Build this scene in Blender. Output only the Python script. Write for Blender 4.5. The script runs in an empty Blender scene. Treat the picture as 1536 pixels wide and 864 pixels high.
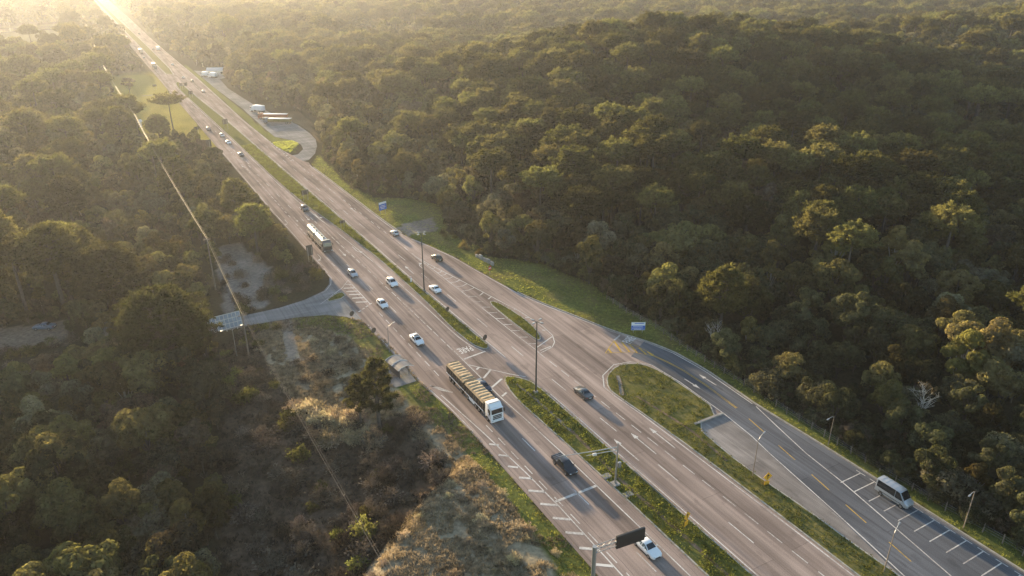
import bpy, bmesh, math, random
import numpy as np
from mathutils import Vector, Matrix
from mathutils.geometry import tessellate_polygon
R = math.radians
scene = bpy.context.scene
col = scene.collection
rng = random.Random(7)
nrng = np.random.default_rng(11)

# ------------------------------------------------------------------ camera, sky, sun, exposure
CAM_H = 72.0
cam_data = bpy.data.cameras.new('camera')
cam_data.sensor_width = 36.0
cam_data.lens = 36.0 * 1100.0 / 1536.0
cam_data.clip_start = 1.0
cam_data.clip_end = 30000.0
cam = bpy.data.objects.new('camera', cam_data)
cam.location = (0, 0, CAM_H)
cam.rotation_euler = (R(90 - 23.88), 0, R(-29.4056))
col.objects.link(cam)
scene.camera = cam

SUN_ELEV, SUN_AZ = 7.6, -1.8          # azimuth measured from +Y towards +X
world = bpy.data.worlds.new('World')
scene.world = world
world.use_nodes = True
wn = world.node_tree
sky = wn.nodes.new('ShaderNodeTexSky')
sky.sky_type = 'NISHITA'
sky.sun_disc = False
sky.sun_elevation = R(SUN_ELEV)
sky.sun_rotation = R(SUN_AZ)
sky.altitude = 900
sky.air_density = 1.0
sky.dust_density = 1.5
sky.ozone_density = 1.0
wn.links.new(sky.outputs[0], wn.nodes['Background'].inputs[0])
wn.nodes['Background'].inputs[1].default_value = 0.13

sun_data = bpy.data.lights.new('sun', 'SUN')
sun_data.energy = 5.0
sun_data.angle = R(0.6)
sun_data.color = (1.0, 0.765, 0.475)
sun = bpy.data.objects.new('sun', sun_data)
d = Vector((math.sin(R(SUN_AZ)) * math.cos(R(SUN_ELEV)), math.cos(R(SUN_AZ)) * math.cos(R(SUN_ELEV)), math.sin(R(SUN_ELEV))))
sun.rotation_euler = d.to_track_quat('Z', 'Y').to_euler()
sun.location = (0, 400, 300)
col.objects.link(sun)

vs = scene.view_settings
vs.view_transform = 'Standard'
vs.look = 'None'
vs.gamma = 1
vs.use_curve_mapping = False
vs.exposure = 1.85
cy = scene.cycles
cy.max_bounces = 5
cy.diffuse_bounces = 2
cy.glossy_bounces = 2
cy.transmission_bounces = 3
cy.transparent_max_bounces = 4
cy.volume_bounces = 0
cy.use_denoising = True
cy.sample_clamp_indirect = 4
cy.caustics_reflective = False
cy.caustics_refractive = False

# ------------------------------------------------------------------ materials
def new_mat(name):
    m = bpy.data.materials.new(name)
    m.use_nodes = True
    nt = m.node_tree
    return m, nt, nt.nodes['Principled BSDF']

def plain(name, c, rough=0.6, metal=0.0, coat=0.0, var=0.0, scale=2.0, spec=0.5):
    m, nt, b = new_mat(name)
    b.inputs['Base Color'].default_value = (*c, 1)
    b.inputs['Roughness'].default_value = rough
    b.inputs['Metallic'].default_value = metal
    b.inputs['Coat Weight'].default_value = coat
    b.inputs['Specular IOR Level'].default_value = spec
    if var > 0:
        tc = nt.nodes.new('ShaderNodeTexCoord')
        n = nt.nodes.new('ShaderNodeTexNoise')
        n.inputs['Scale'].default_value = scale
        n.inputs['Detail'].default_value = 4
        nt.links.new(tc.outputs['Object'], n.inputs['Vector'])
        r = nt.nodes.new('ShaderNodeMapRange')
        r.inputs[1].default_value = 0.3; r.inputs[2].default_value = 0.7
        r.inputs[3].default_value = 1 - var; r.inputs[4].default_value = 1 + var
        nt.links.new(n.outputs['Fac'], r.inputs[0])
        mx = nt.nodes.new('ShaderNodeVectorMath'); mx.operation = 'SCALE'
        mx.inputs[0].default_value = c
        nt.links.new(r.outputs[0], mx.inputs['Scale'])
        nt.links.new(mx.outputs[0], b.inputs['Base Color'])
    return m

def asphalt(name, c, dark=0.66, streak=(0.55, 0.02), rough=0.8, seed=0.0):
    """worn asphalt: long wheel-track streaks, blotches, fine grain and a few dark tar seams"""
    m, nt, b = new_mat(name)
    tc = nt.nodes.new('ShaderNodeTexCoord')
    def noise(sc, detail, off):
        mp = nt.nodes.new('ShaderNodeMapping')
        mp.inputs['Scale'].default_value = sc
        mp.inputs['Location'].default_value = (off, off * 1.7, 0)
        nt.links.new(tc.outputs['Object'], mp.inputs[0])
        n = nt.nodes.new('ShaderNodeTexNoise')
        n.inputs['Scale'].default_value = 1
        n.inputs['Detail'].default_value = detail
        nt.links.new(mp.outputs[0], n.inputs[0])
        return n.outputs['Fac']
    def rng_(fac, a, bb, lo, hi):
        r = nt.nodes.new('ShaderNodeMapRange')
        r.inputs[1].default_value = a; r.inputs[2].default_value = bb
        r.inputs[3].default_value = lo; r.inputs[4].default_value = hi
        nt.links.new(fac, r.inputs[0])
        return r.outputs[0]
    def mul(a, bb):
        q = nt.nodes.new('ShaderNodeMath'); q.operation = 'MULTIPLY'
        nt.links.new(a, q.inputs[0]); nt.links.new(bb, q.inputs[1])
        return q.outputs[0]
    s1 = rng_(noise((streak[0], streak[1], 1), 3, 3 + seed), 0.35, 0.65, dark, 1.22)
    s2 = rng_(noise((2.2, 0.05, 1), 2, 9 + seed), 0.35, 0.68, 0.86, 1.1)
    s3 = rng_(noise((0.11, 0.07, 1), 4, 21 + seed), 0.35, 0.65, 0.84, 1.14)
    s4 = rng_(noise((9, 9, 1), 2, 1 + seed), 0.3, 0.7, 0.82, 1.18)
    s5 = rng_(noise((0.5, 0.22, 1), 5, 41 + seed), 0.60, 0.66, 1.0, 0.84)
    br = nt.nodes.new('ShaderNodeTexBrick')
    mp = nt.nodes.new('ShaderNodeMapping'); mp.inputs['Rotation'].default_value = (0, 0, math.pi / 2 + 0.006); mp.inputs['Location'].default_value = (7.3 + seed, 1.15, 0)
    nt.links.new(tc.outputs['Object'], mp.inputs[0])
    wob = nt.nodes.new('ShaderNodeTexNoise'); wob.inputs['Scale'].default_value = 0.35; wob.inputs['Detail'].default_value = 3
    nt.links.new(tc.outputs['Object'], wob.inputs[0])
    ad = nt.nodes.new('ShaderNodeVectorMath'); ad.operation = 'MULTIPLY_ADD'; ad.inputs[1].default_value = (0.35, 0.35, 0)
    nt.links.new(wob.outputs['Color'], ad.inputs[0]); nt.links.new(mp.outputs[0], ad.inputs[2]); nt.links.new(ad.outputs[0], br.inputs[0])
    br.inputs['Color1'].default_value = (1.08, 1.08, 1.08, 1); br.inputs['Color2'].default_value = (0.86, 0.86, 0.86, 1); br.inputs['Mortar'].default_value = (0.62, 0.62, 0.62, 1)
    br.inputs['Scale'].default_value = 1.0; br.inputs['Brick Width'].default_value = 27.0; br.inputs['Row Height'].default_value = 3.55
    br.inputs['Mortar Size'].default_value = 0.05; br.inputs['Mortar Smooth'].default_value = 0.6; br.inputs['Bias'].default_value = -0.2
    sx = nt.nodes.new('ShaderNodeSeparateColor'); nt.links.new(br.outputs['Color'], sx.inputs[0])
    f = mul(mul(mul(mul(s1, s2), mul(s3, s4)), s5), sx.outputs[0])
    sc = nt.nodes.new('ShaderNodeVectorMath'); sc.operation = 'SCALE'
    sc.inputs[0].default_value = c
    nt.links.new(f, sc.inputs['Scale'])
    nt.links.new(sc.outputs[0], b.inputs['Base Color'])
    b.inputs['Roughness'].default_value = rough
    b.inputs['Specular IOR Level'].default_value = 0.0
    bp = nt.nodes.new('ShaderNodeBump'); bp.inputs['Strength'].default_value = 0.25; bp.inputs['Distance'].default_value = 0.02
    nt.links.new(noise((25, 25, 1), 2, 5), bp.inputs['Height'])
    nt.links.new(bp.outputs[0], b.inputs['Normal'])
    return m

def leaf_mat(name, c, trans=0.45, vary=0.5, tint=(1.85, 1.85, 1.1)):
    m = bpy.data.materials.new(name)
    m.use_nodes = True
    nt = m.node_tree
    nt.nodes.remove(nt.nodes['Principled BSDF'])
    out = nt.nodes['Material Output']
    oi = nt.nodes.new('ShaderNodeObjectInfo')
    tc = nt.nodes.new('ShaderNodeTexCoord')
    n = nt.nodes.new('ShaderNodeTexNoise'); n.inputs['Scale'].default_value = 0.9; n.inputs['Detail'].default_value = 3
    nt.links.new(tc.outputs['Object'], n.inputs[0])
    hs = nt.nodes.new('ShaderNodeHueSaturation')
    hs.inputs['Color'].default_value = (*c, 1)
    r1 = nt.nodes.new('ShaderNodeMapRange'); r1.inputs[3].default_value = 0.475; r1.inputs[4].default_value = 0.525
    nt.links.new(oi.outputs['Random'], r1.inputs[0]); nt.links.new(r1.outputs[0], hs.inputs['Hue'])
    wnz = nt.nodes.new('ShaderNodeTexWhiteNoise'); wnz.noise_dimensions = '1D'
    nt.links.new(oi.outputs['Random'], wnz.inputs['W'])
    r2 = nt.nodes.new('ShaderNodeMapRange'); r2.inputs[3].default_value = 1 - vary * 1.2; r2.inputs[4].default_value = 1 + vary * 1.6
    nt.links.new(wnz.outputs['Value'], r2.inputs[0])
    r3 = nt.nodes.new('ShaderNodeMapRange'); r3.inputs[1].default_value = 0.3; r3.inputs[2].default_value = 0.7
    r3.inputs[3].default_value = 0.5; r3.inputs[4].default_value = 1.6
    nt.links.new(n.outputs['Fac'], r3.inputs[0])
    mu = nt.nodes.new('ShaderNodeMath'); mu.operation = 'MULTIPLY'
    nt.links.new(r2.outputs[0], mu.inputs[0]); nt.links.new(r3.outputs[0], mu.inputs[1])
    nt.links.new(mu.outputs[0], hs.inputs['Value'])
    df = nt.nodes.new('ShaderNodeBsdfDiffuse')
    tcol = nt.nodes.new('ShaderNodeMix'); tcol.data_type = 'RGBA'; tcol.blend_type = 'MULTIPLY'; tcol.inputs[0].default_value = 1.0
    tcol.inputs[7].default_value = (*tint, 1)
    nt.links.new(hs.outputs[0], tcol.inputs[6])
    tr = nt.nodes.new('ShaderNodeBsdfTranslucent')
    mix = nt.nodes.new('ShaderNodeMixShader'); mix.inputs[0].default_value = trans
    nt.links.new(hs.outputs[0], df.inputs[0]); nt.links.new(tcol.outputs[2], tr.inputs[0])
    nt.links.new(df.outputs[0], mix.inputs[1]); nt.links.new(tr.outputs[0], mix.inputs[2])
    nt.links.new(mix.outputs[0], out.inputs[0])
    return m

MT = {}
MT['road'] = asphalt('worn_highway_asphalt', (0.30, 0.238, 0.205))
MT['slip'] = asphalt('dark_asphalt', (0.112, 0.116, 0.126), dark=0.85, seed=50)
MT['lay'] = asphalt('patched_asphalt', (0.21, 0.19, 0.175), dark=0.85, streak=(0.4, 0.2), seed=70)
MT['side'] = asphalt('grey_concrete_paving', (0.21, 0.205, 0.20), dark=0.85, streak=(0.06, 0.5), seed=90)
def worn_paint(name, c, under, lo, hi):
    m, nt, b = new_mat(name)
    tc = nt.nodes.new('ShaderNodeNewGeometry')
    n = nt.nodes.new('ShaderNodeTexNoise'); n.inputs['Scale'].default_value = 2.6; n.inputs['Detail'].default_value = 6; n.inputs['Roughness'].default_value = 0.75
    nt.links.new(tc.outputs['Position'], n.inputs[0])
    n2 = nt.nodes.new('ShaderNodeTexNoise'); n2.inputs['Scale'].default_value = 0.12; n2.inputs['Detail'].default_value = 2
    nt.links.new(tc.outputs['Position'], n2.inputs[0])
    av = nt.nodes.new('ShaderNodeMath'); av.operation = 'MULTIPLY_ADD'; av.inputs[1].default_value = 0.8
    nt.links.new(n2.outputs['Fac'], av.inputs[0]); nt.links.new(n.outputs['Fac'], av.inputs[2])
    r = nt.nodes.new('ShaderNodeMapRange'); r.inputs[1].default_value = lo; r.inputs[2].default_value = hi
    nt.links.new(av.outputs[0], r.inputs[0])
    mx = nt.nodes.new('ShaderNodeMix'); mx.data_type = 'RGBA'
    mx.inputs[6].default_value = (*under, 1); mx.inputs[7].default_value = (*c, 1)
    nt.links.new(r.outputs[0], mx.inputs[0]); nt.links.new(mx.outputs[2], b.inputs['Base Color'])
    b.inputs['Roughness'].default_value = 0.7; b.inputs['Specular IOR Level'].default_value = 0.0
    return m
MT['paint'] = worn_paint('white_road_paint', (0.64, 0.62, 0.58), (0.25, 0.21, 0.185), 0.66, 1.02)
MT['paint_letter'] = worn_paint('white_road_lettering', (0.68, 0.66, 0.62), (0.4, 0.37, 0.33), 0.5, 0.8)
MT['paint_y'] = worn_paint('yellow_road_paint', (0.55, 0.36, 0.07), (0.14, 0.12, 0.10), 0.6, 0.98)
MT['kerb'] = plain('kerb_concrete', (0.34, 0.32, 0.28), 0.85, var=0.25, scale=1.5, spec=0.0)
MT['kerb_y'] = plain('yellow_painted_kerb', (0.45, 0.33, 0.12), 0.8, var=0.3, scale=1.5)
MT['concrete'] = plain('weathered_concrete', (0.30, 0.28, 0.255), 0.9, var=0.25, scale=1.0, spec=0.0)
MT['soil'] = plain('soil', (0.17, 0.125, 0.085), 0.95, var=0.3, scale=1.2, spec=0.0)
MT['steel'] = plain('galvanised_steel', (0.36, 0.36, 0.35), 0.45, metal=0.7)
MT['darksteel'] = plain('dark_painted_steel', (0.06, 0.06, 0.055), 0.5, metal=0.3)
MT['signback'] = plain('sign_back', (0.06, 0.05, 0.042), 0.6)
MT['black'] = plain('black_plastic', (0.012, 0.012, 0.013), 0.5)
MT['tyre'] = plain('tyre_rubber', (0.018, 0.018, 0.018), 0.85)
MT['rim'] = plain('wheel_rim', (0.30, 0.30, 0.31), 0.35, metal=0.8)
MT['glass'] = plain('tinted_glass', (0.012, 0.015, 0.018), 0.06, spec=0.8)
MT['lamp'] = plain('headlamp_glass', (0.55, 0.57, 0.58), 0.15, spec=0.8)
MT['tail'] = plain('red_lamp', (0.30, 0.012, 0.010), 0.25)
MT['white_paint'] = plain('white_car_paint', (0.74, 0.74, 0.73), 0.32, coat=0.6)
MT['silver'] = plain('silver_car_paint', (0.42, 0.43, 0.44), 0.35, metal=0.4, coat=0.5)
MT['black_paint'] = plain('black_car_paint', (0.016, 0.016, 0.018), 0.25, coat=0.6)
MT['grey_paint'] = plain('graphite_car_paint', (0.055, 0.058, 0.062), 0.3, coat=0.6)
MT['navy_paint'] = plain('navy_car_paint', (0.018, 0.024, 0.045), 0.28, coat=0.6)
MT['green_paint'] = plain('dark_green_car_paint', (0.030, 0.038, 0.025), 0.3, coat=0.5)
MT['blue_paint'] = plain('steel_blue_car_paint', (0.10, 0.14, 0.19), 0.35, coat=0.5)
MT['orange_paint'] = plain('faded_orange_paint', (0.36, 0.11, 0.05), 0.5)
MT['tarp'] = plain('brown_canvas_tarp', (0.40, 0.285, 0.165), 0.9, var=0.3, scale=1.2)
MT['trailer_side'] = plain('dark_brown_trailer_side', (0.050, 0.036, 0.028), 0.75, var=0.25)
MT['tank'] = plain('polished_tank_steel', (0.62, 0.62, 0.60), 0.28, metal=0.85)
MT['wood'] = plain('weathered_wood', (0.19, 0.15, 0.115), 0.9, var=0.25)
MT['blue_sign'] = plain('blue_sign_face', (0.035, 0.13, 0.50), 0.5)
MT['white_sign'] = plain('white_sign_face', (0.75, 0.76, 0.77), 0.5)
MT['red_sign'] = plain('red_sign_face', (0.55, 0.03, 0.025), 0.5)
MT['yellow_sign'] = plain('yellow_sign_face', (0.72, 0.36, 0.02), 0.5)
MT['shelter'] = plain('translucent_shelter_roof', (0.10, 0.085, 0.08), 0.35, var=0.2)
MT['cable'] = plain('sun_glint_cable', (0.36, 0.27, 0.13), 0.6, metal=0.2)  # golden glint of the sun painted into the cable colour
MT['bark'] = plain('grey_brown_bark', (0.075, 0.06, 0.05), 0.95, var=0.3)
MT['palebark'] = plain('pale_bark', (0.42, 0.38, 0.32), 0.9, var=0.25)
MT['wall_white'] = plain('whitewashed_wall', (0.60, 0.58, 0.54), 0.9, var=0.1)
MT['roof_tin'] = plain('corrugated_roof', (0.40, 0.39, 0.38), 0.5, var=0.2)
MT['roof_red'] = plain('red_tile_roof', (0.28, 0.11, 0.07), 0.8, var=0.2)
MT['panel'] = plain('weathered_panel', (0.23, 0.27, 0.31), 0.6, var=0.2)

# ------------------------------------------------------------------ helpers
def tag(o, label=None, cat=None, group=None, kind=None):
    if label: o['label'] = label
    if cat: o['category'] = cat
    if group: o['group'] = group
    if kind: o['kind'] = kind
    return o

def link(name, me, parent=None):
    o = bpy.data.objects.new(name, me)
    col.objects.link(o)
    if parent: o.parent = parent
    return o

def empty(name, loc=(0, 0, 0), rz=0.0):
    o = bpy.data.objects.new(name, None)
    o.empty_display_size = 0.3
    o.location = loc
    o.rotation_euler = (0, 0, rz)
    col.objects.link(o)
    return o

def np_mesh(name, verts, faces, mats, mi=None, smooth=False):
    """verts (n,3), faces (m,4) quads or (m,3) tris"""
    me = bpy.data.meshes.new(name)
    verts = np.asarray(verts, dtype=np.float32); faces = np.asarray(faces, dtype=np.int32)
    n, k = faces.shape
    me.vertices.add(len(verts)); me.vertices.foreach_set('co', verts.ravel())
    me.loops.add(n * k); me.loops.foreach_set('vertex_index', faces.ravel())
    me.polygons.add(n)
    me.polygons.foreach_set('loop_start', np.arange(0, n * k, k, dtype=np.int32))
    me.polygons.foreach_set('loop_total', np.full(n, k, dtype=np.int32))
    for m in mats: me.materials.append(m)
    if mi is not None: me.polygons.foreach_set('material_index', np.asarray(mi, dtype=np.int32))
    if smooth: me.polygons.foreach_set('use_smooth', np.ones(n, dtype=bool))
    me.update(calc_edges=True)
    me.validate()
    return me

class MB:
    """collects simple solids into one mesh"""
    def __init__(self): self.v = []; self.f = []
    def add(self, vs_, fs_):
        o = len(self.v); self.v += [tuple(p) for p in vs_]; self.f += [tuple(i + o for i in f) for f in fs_]
        return self
    def box(self, c, s, rz=0.0, rx=0.0, top=(1, 1)):
        x, y, z = s[0] / 2, s[1] / 2, s[2] / 2
        pts = [(-x, -y, -z), (x, -y, -z), (x, y, -z), (-x, y, -z)] + [(a * x * top[0], b * y * top[1], z) for a, b in ((-1, -1), (1, -1), (1, 1), (-1, 1))]
        M = Matrix.Translation(c) @ Matrix.Rotation(rz, 4, 'Z') @ Matrix.Rotation(rx, 4, 'X')
        return self.add([M @ Vector(p) for p in pts], [(0, 3, 2, 1), (4, 5, 6, 7), (0, 1, 5, 4), (1, 2, 6, 5), (2, 3, 7, 6), (3, 0, 4, 7)])
    def tube(self, pts, r, n=8, cap=True):
        pts = [Vector(p) for p in pts]
        rs = r if isinstance(r, (list, tuple)) else [r] * len(pts)
        rings = []
        for i, p in enumerate(pts):
            t = (pts[min(i + 1, len(pts) - 1)] - pts[max(i - 1, 0)]).normalized()
            a = Vector((1, 0, 0)) if abs(t.x) < 0.9 else Vector((0, 1, 0))
            u = t.cross(a).normalized(); w = t.cross(u)
            rings.append([p + (u * math.cos(2 * math.pi * k / n) + w * math.sin(2 * math.pi * k / n)) * rs[i] for k in range(n)])
        vs_ = [q for ring in rings for q in ring]
        fs_ = [(i * n + k, i * n + (k + 1) % n, (i + 1) * n + (k + 1) % n, (i + 1) * n + k) for i in range(len(pts) - 1) for k in range(n)]
        if cap:
            fs_.append(tuple(range(n - 1, -1, -1))); fs_.append(tuple((len(pts) - 1) * n + k for k in range(n)))
        return self.add(vs_, fs_)
    def prism(self, poly, z0, z1):
        n = len(poly)
        vs_ = [(p[0], p[1], z0) for p in poly] + [(p[0], p[1], z1) for p in poly]
        fs_ = [(i, (i + 1) % n, n + (i + 1) % n, n + i) for i in range(n)]
        tri = tessellate_polygon([[Vector((p[0], p[1], 0)) for p in poly]])
        for t in tri:
            a, b, c = [Vector((*poly[i][:2], 0)) for i in t]
            if (b - a).cross(c - a).z < 0: t = (t[0], t[2], t[1])
            fs_.append(tuple(n + i for i in t)); 
        return self.add(vs_, fs_)
    def sheet(self, poly, z):
        tri = tessellate_polygon([[Vector((p[0], p[1], 0)) for p in poly]])
        fs_ = []
        for t in tri:
            a, b, c = [Vector((*poly[i][:2], 0)) for i in t]
            fs_.append(t if (b - a).cross(c - a).z > 0 else (t[0], t[2], t[1]))
        return self.add([(p[0], p[1], z) for p in poly], fs_)
    def mesh(self, name, mat, bevel=0.0, smooth=False):
        me = bpy.data.meshes.new(name)
        me.from_pydata([tuple(p) for p in self.v], [], self.f)
        if bevel > 0:
            bm = bmesh.new(); bm.from_mesh(me)
            bmesh.ops.remove_doubles(bm, verts=bm.verts, dist=1e-5)
            ed = [e for e in bm.edges if len(e.link_faces) == 2 and e.calc_face_angle(0) > 0.5]
            bmesh.ops.bevel(bm, geom=ed, offset=bevel, segments=2, affect='EDGES', profile=0.5, clamp_overlap=True)
            bm.to_mesh(me); bm.free()
        for m in (mat if isinstance(mat, (list, tuple)) else [mat]): me.materials.append(m)
        if smooth or bevel > 0:
            for p in me.polygons: p.use_smooth = True
            me.set_sharp_from_angle(angle=R(38))
        me.update()
        return me
    def build(self, name, mat, parent=None, bevel=0.0, smooth=False):
        return link(name, self.mesh(name, mat, bevel, smooth), parent)

def interp(tab, y):
    return float(np.interp(y, [t[0] for t in tab], [t[1] for t in tab]))

def in_poly(px, py, poly):
    inside = False
    n = len(poly); j = n - 1
    for i in range(n):
        xi, yi = poly[i]; xj, yj = poly[j]
        if (yi > py) != (yj > py) and px < (xj - xi) * (py - yi) / (yj - yi) + xi: inside = not inside
        j = i
    return inside

def in_poly_np(px, py, poly):
    inside = np.zeros(px.shape, dtype=bool)
    n = len(poly); j = n - 1
    for i in range(n):
        xi, yi = poly[i]; xj, yj = poly[j]
        if yi != yj:
            c = ((yi > py) != (yj > py)) & (px < (xj - xi) * (py - yi) / (yj - yi) + xi)
            inside ^= c
        j = i
    return inside

def offset_poly(poly, dist):
    """shrink a counter-clockwise polygon by dist"""
    n = len(poly); out = []
    for i in range(n):
        p0, p1, p2 = Vector(poly[i - 1]), Vector(poly[i]), Vector(poly[(i + 1) % n])
        a = (p1 - p0).normalized(); b = (p2 - p1).normalized()
        na, nb = Vector((-a.y, a.x)), Vector((-b.y, b.x))
        m = (na + nb)
        if m.length < 1e-6: m = na
        m.normalize()
        k = max(0.35, m.dot(na))
        q = p1 + m * (dist / k)
        out.append((q.x, q.y))
    return out

def ccw(poly):
    a = sum(poly[i - 1][0] * poly[i][1] - poly[i][0] * poly[i - 1][1] for i in range(len(poly)))
    return poly if a > 0 else poly[::-1]

def smooth_poly(pts, it=2, closed=False):
    for _ in range(it):
        out = []
        n = len(pts)
        if not closed: out.append(pts[0])
        for i in range(n if closed else n - 1):
            a, b = pts[i], pts[(i + 1) % n]
            out.append((a[0] * .75 + b[0] * .25, a[1] * .75 + b[1] * .25)); out.append((a[0] * .25 + b[0] * .75, a[1] * .25 + b[1] * .75))
        if not closed: out.append(pts[-1])
        pts = out
    return pts

# value noise used for terrain and planting
_perm = np.random.default_rng(5).random((64, 64))
def vnoise(x, y):
    x = np.asarray(x, dtype=float); y = np.asarray(y, dtype=float)
    xi = np.floor(x).astype(int); yi = np.floor(y).astype(int)
    fx = x - xi; fy = y - yi
    fx = fx * fx * (3 - 2 * fx); fy = fy * fy * (3 - 2 * fy)
    g = lambda a, b: _perm[a % 64, b % 64]
    return (g(xi, yi) * (1 - fx) + g(xi + 1, yi) * fx) * (1 - fy) + (g(xi, yi + 1) * (1 - fx) + g(xi + 1, yi + 1) * fx) * fy

# ------------------------------------------------------------------ the plan of the place (metres; X across the highway, Y along it)
L_EDGE = [(-40, 44.8), (90, 44.6), (100, 44.3), (112, 43.2), (141, 42.4), (171, 43.3), (213, 43.0), (233, 42.8), (400, 43.0), (900, 42.6), (2600, 42.0)]
R_EDGE = [(-40, 93.0), (30, 92.9), (61, 92.8), (75, 92.5), (82, 92.9), (89.4, 93.3), (98, 92.6), (104.4, 90.6), (109, 88.4), (113, 86.9), (121.9, 84.3), (130, 81.8), (138, 79.8), (152.8, 78.0), (167.7, 76.4), (178.2, 74.2), (186, 72.2), (190, 71.2), (207, 70.5), (258, 69.9), (282, 69.5), (288, 70.0), (292, 68.6), (306, 67.0), (324, 65.4), (386, 64.8), (490, 66.0), (575, 66.8), (742, 66.8), (871, 67.4), (1112, 70), (1350, 72), (2600, 80)]
SIDE_ROAD = [(44.5, 172.5), (43.1, 169.7), (41.8, 165.6), (39.6, 162.5), (34.3, 159.6), (27.9, 158.0), (19.8, 157.9), (15.5, 158.2), (15.0, 152.4), (22.6, 152.1), (29.7, 151.3), (36.2, 149.3), (39.9, 146.1), (42.3, 141.4), (44.5, 140)]
PULL_OFF = [(66, 291), (71.2, 292.2), (76.5, 302), (80.9, 314.8), (84, 328), (85.2, 341.2), (85.4, 361.3), (84, 379.7), (81.4, 400), (78.5, 430), (76.5, 500), (79, 545), (88, 556), (88, 580), (78, 590), (70, 600), (69.6, 500), (70.6, 421), (70, 401), (69.4, 362), (69.3, 343), (73.6, 333), (75.6, 321), (74.2, 312), (69.7, 303.5), (66, 303)]
MED_S = [(56.7, -40), (62.0, -40), (62.0, 92), (61.9, 100.6), (61.2, 103.2), (59.4, 105.4), (57.8, 105.9), (56.7, 102.6), (56.1, 97.7), (56.3, 91), (56.6, 80), (56.8, 60), (56.7, 20)]
MED_N = [(59.5, 117.6), (60.9, 117.4), (61.3, 119.4), (61.1, 130), (60.5, 151), (60.3, 175), (60.1, 198), (59.6, 232), (58.7, 265), (57.9, 321), (57.1, 390), (55.4, 440), (54.0, 500), (53.6, 540), (51.5, 546), (49.6, 530), (49.2, 500), (50.3, 440), (50.9, 400), (52.0, 330), (52.3, 300), (52.7, 268), (53.8, 236), (56.5, 205), (57.7, 185), (58.4, 174), (58.5, 148), (58.3, 138), (57.9, 129), (58.4, 120.6)]
MED_F = [(50.2, 590), (54.2, 584), (55.6, 620), (56.4, 790), (56.5, 950), (55.8, 1232), (55.5, 1662), (55, 2600), (48.5, 2600), (49.5, 1742), (50.5, 1320), (50.2, 1000), (50.4, 770), (49.8, 642)]
ISLET = [(71.0, 137.4), (70.7, 130), (70.8, 120.8), (71.0, 115.6), (72.2, 115.3), (73.7, 120), (74.0, 128.2), (72.8, 137.0)]
STRIP = [(72.7, 92.9), (72.6, 89.7), (73.1, 82), (73.6, 70), (73.7, 50), (73.7, -40), (78.4, -40), (78.4, 37), (78.1, 44), (78.2, 51), (77.7, 61), (77.8, 67.5), (78.7, 76.2), (85.2, 76.4), (85.6, 88), (85.0, 95.4), (82.5, 98.2), (79.1, 98.9), (75.0, 96.6)]
LAYBY = [(85.2, 76.3), (78.7, 76.1), (77.8, 67.5), (77.7, 61), (78.2, 51), (78.1, 44), (78.4, 37.4), (81.1, 50), (83.5, 64.3), (84.5, 69)]
TRI_L = [(37.2, 155.5), (43.4, 156.0), (43.3, 160.6)]
SLIP = [(85.4, 96), (84, 100.5), (90.4, 104.3), (92.5, 98), (93.2, 89.4), (92.8, 82.3), (92.4, 75), (92.7, 61), (92.8, 30), (92.9, -39), (74, -39), (78.4, 37.4), (81.1, 50), (83.5, 64.3), (84.5, 69), (85.2, 76.4), (85.6, 88)]

def pavement_mask(x, y):
    le = np.interp(y, [t[0] for t in L_EDGE], [t[1] for t in L_EDGE])
    re = np.interp(y, [t[0] for t in R_EDGE], [t[1] for t in R_EDGE])
    return (x > le) & (x < re) | in_poly_np(x, y, SIDE_ROAD) | in_poly_np(x, y, PULL_OFF)

LAWN_L = [(29.6, 151), (36.1, 149.2), (39.7, 145.8), (42.6, 140.5), (43.2, 132), (43.2, 112), (44.6, 100), (44.9, 20), (39, 20), (39.5, 59), (40.9, 74), (41.2, 92), (38.6, 108), (38.4, 123.4), (37.4, 136.4), (32.6, 143.9), (28.5, 145.2)]
VERGE_R = [(79.6, 139), (84.4, 122), (88, 109.3), (92.4, 98), (93.1, 89), (92.3, 75), (92.6, 61), (92.6, 44), (92.8, 10), (98.5, 10), (97, 45), (96.6, 60), (96.4, 80), (97.5, 100), (97.8, 114), (98.5, 135), (95, 154), (84, 162), (84, 190), (92, 205), (90, 222), (77, 229), (73.5, 245), (77, 300), (70, 284), (69.8, 252), (70.4, 207), (71, 188), (76.4, 168)]
FIELD_L = [(14.5, 385), (42.8, 330), (42.8, 600), (13, 600)]
STRIP_R = [(65, 303), (75, 322), (74, 333), (69.3, 343), (69.6, 500), (69, 640), (66, 640), (66, 500), (64.5, 386)]
GRAVEL_L = [(22.3, 206), (28.4, 206), (31.6, 187), (30.5, 170), (26, 161), (17, 158), (18.5, 181)]
LOT_L = [(-60, 181), (-40, 182), (-14.4, 174), (-13.5, 163), (-26, 165), (-60, 168)]
DRY = [(19.5, 150.2), (27.9, 151), (34.2, 149.4), (42.3, 143.6), (43.6, 127.7), (43.4, 113), (44.6, 92), (44.6, 56), (44.6, 20), (17, 40), (17.5, 71), (25.3, 76.3), (36.5, 83.5), (36.1, 94.6), (36.8, 104), (28.8, 103.6), (22.8, 107), (20, 123.4)]
SCRUB = [(13.0, 146), (20, 148), (20.2, 123), (23, 107), (30, 104), (37, 104), (37, 83), (25, 75.5), (17.5, 70), (17, 40), (-2, 60), (2, 80), (6, 104), (10, 125)]
MARSH = [(-90, 690), (-2, 760), (-12, 1150), (-110, 1150)]
LOT_FRONT = [(-60, 148), (-14, 145), (-9, 160), (-13, 166), (-26, 166), (-60, 169)]
DRIVE_R = [(70.4, 196), (79.7, 202), (85, 200), (82, 190), (74, 189.5), (71.5, 188.6)]
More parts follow.
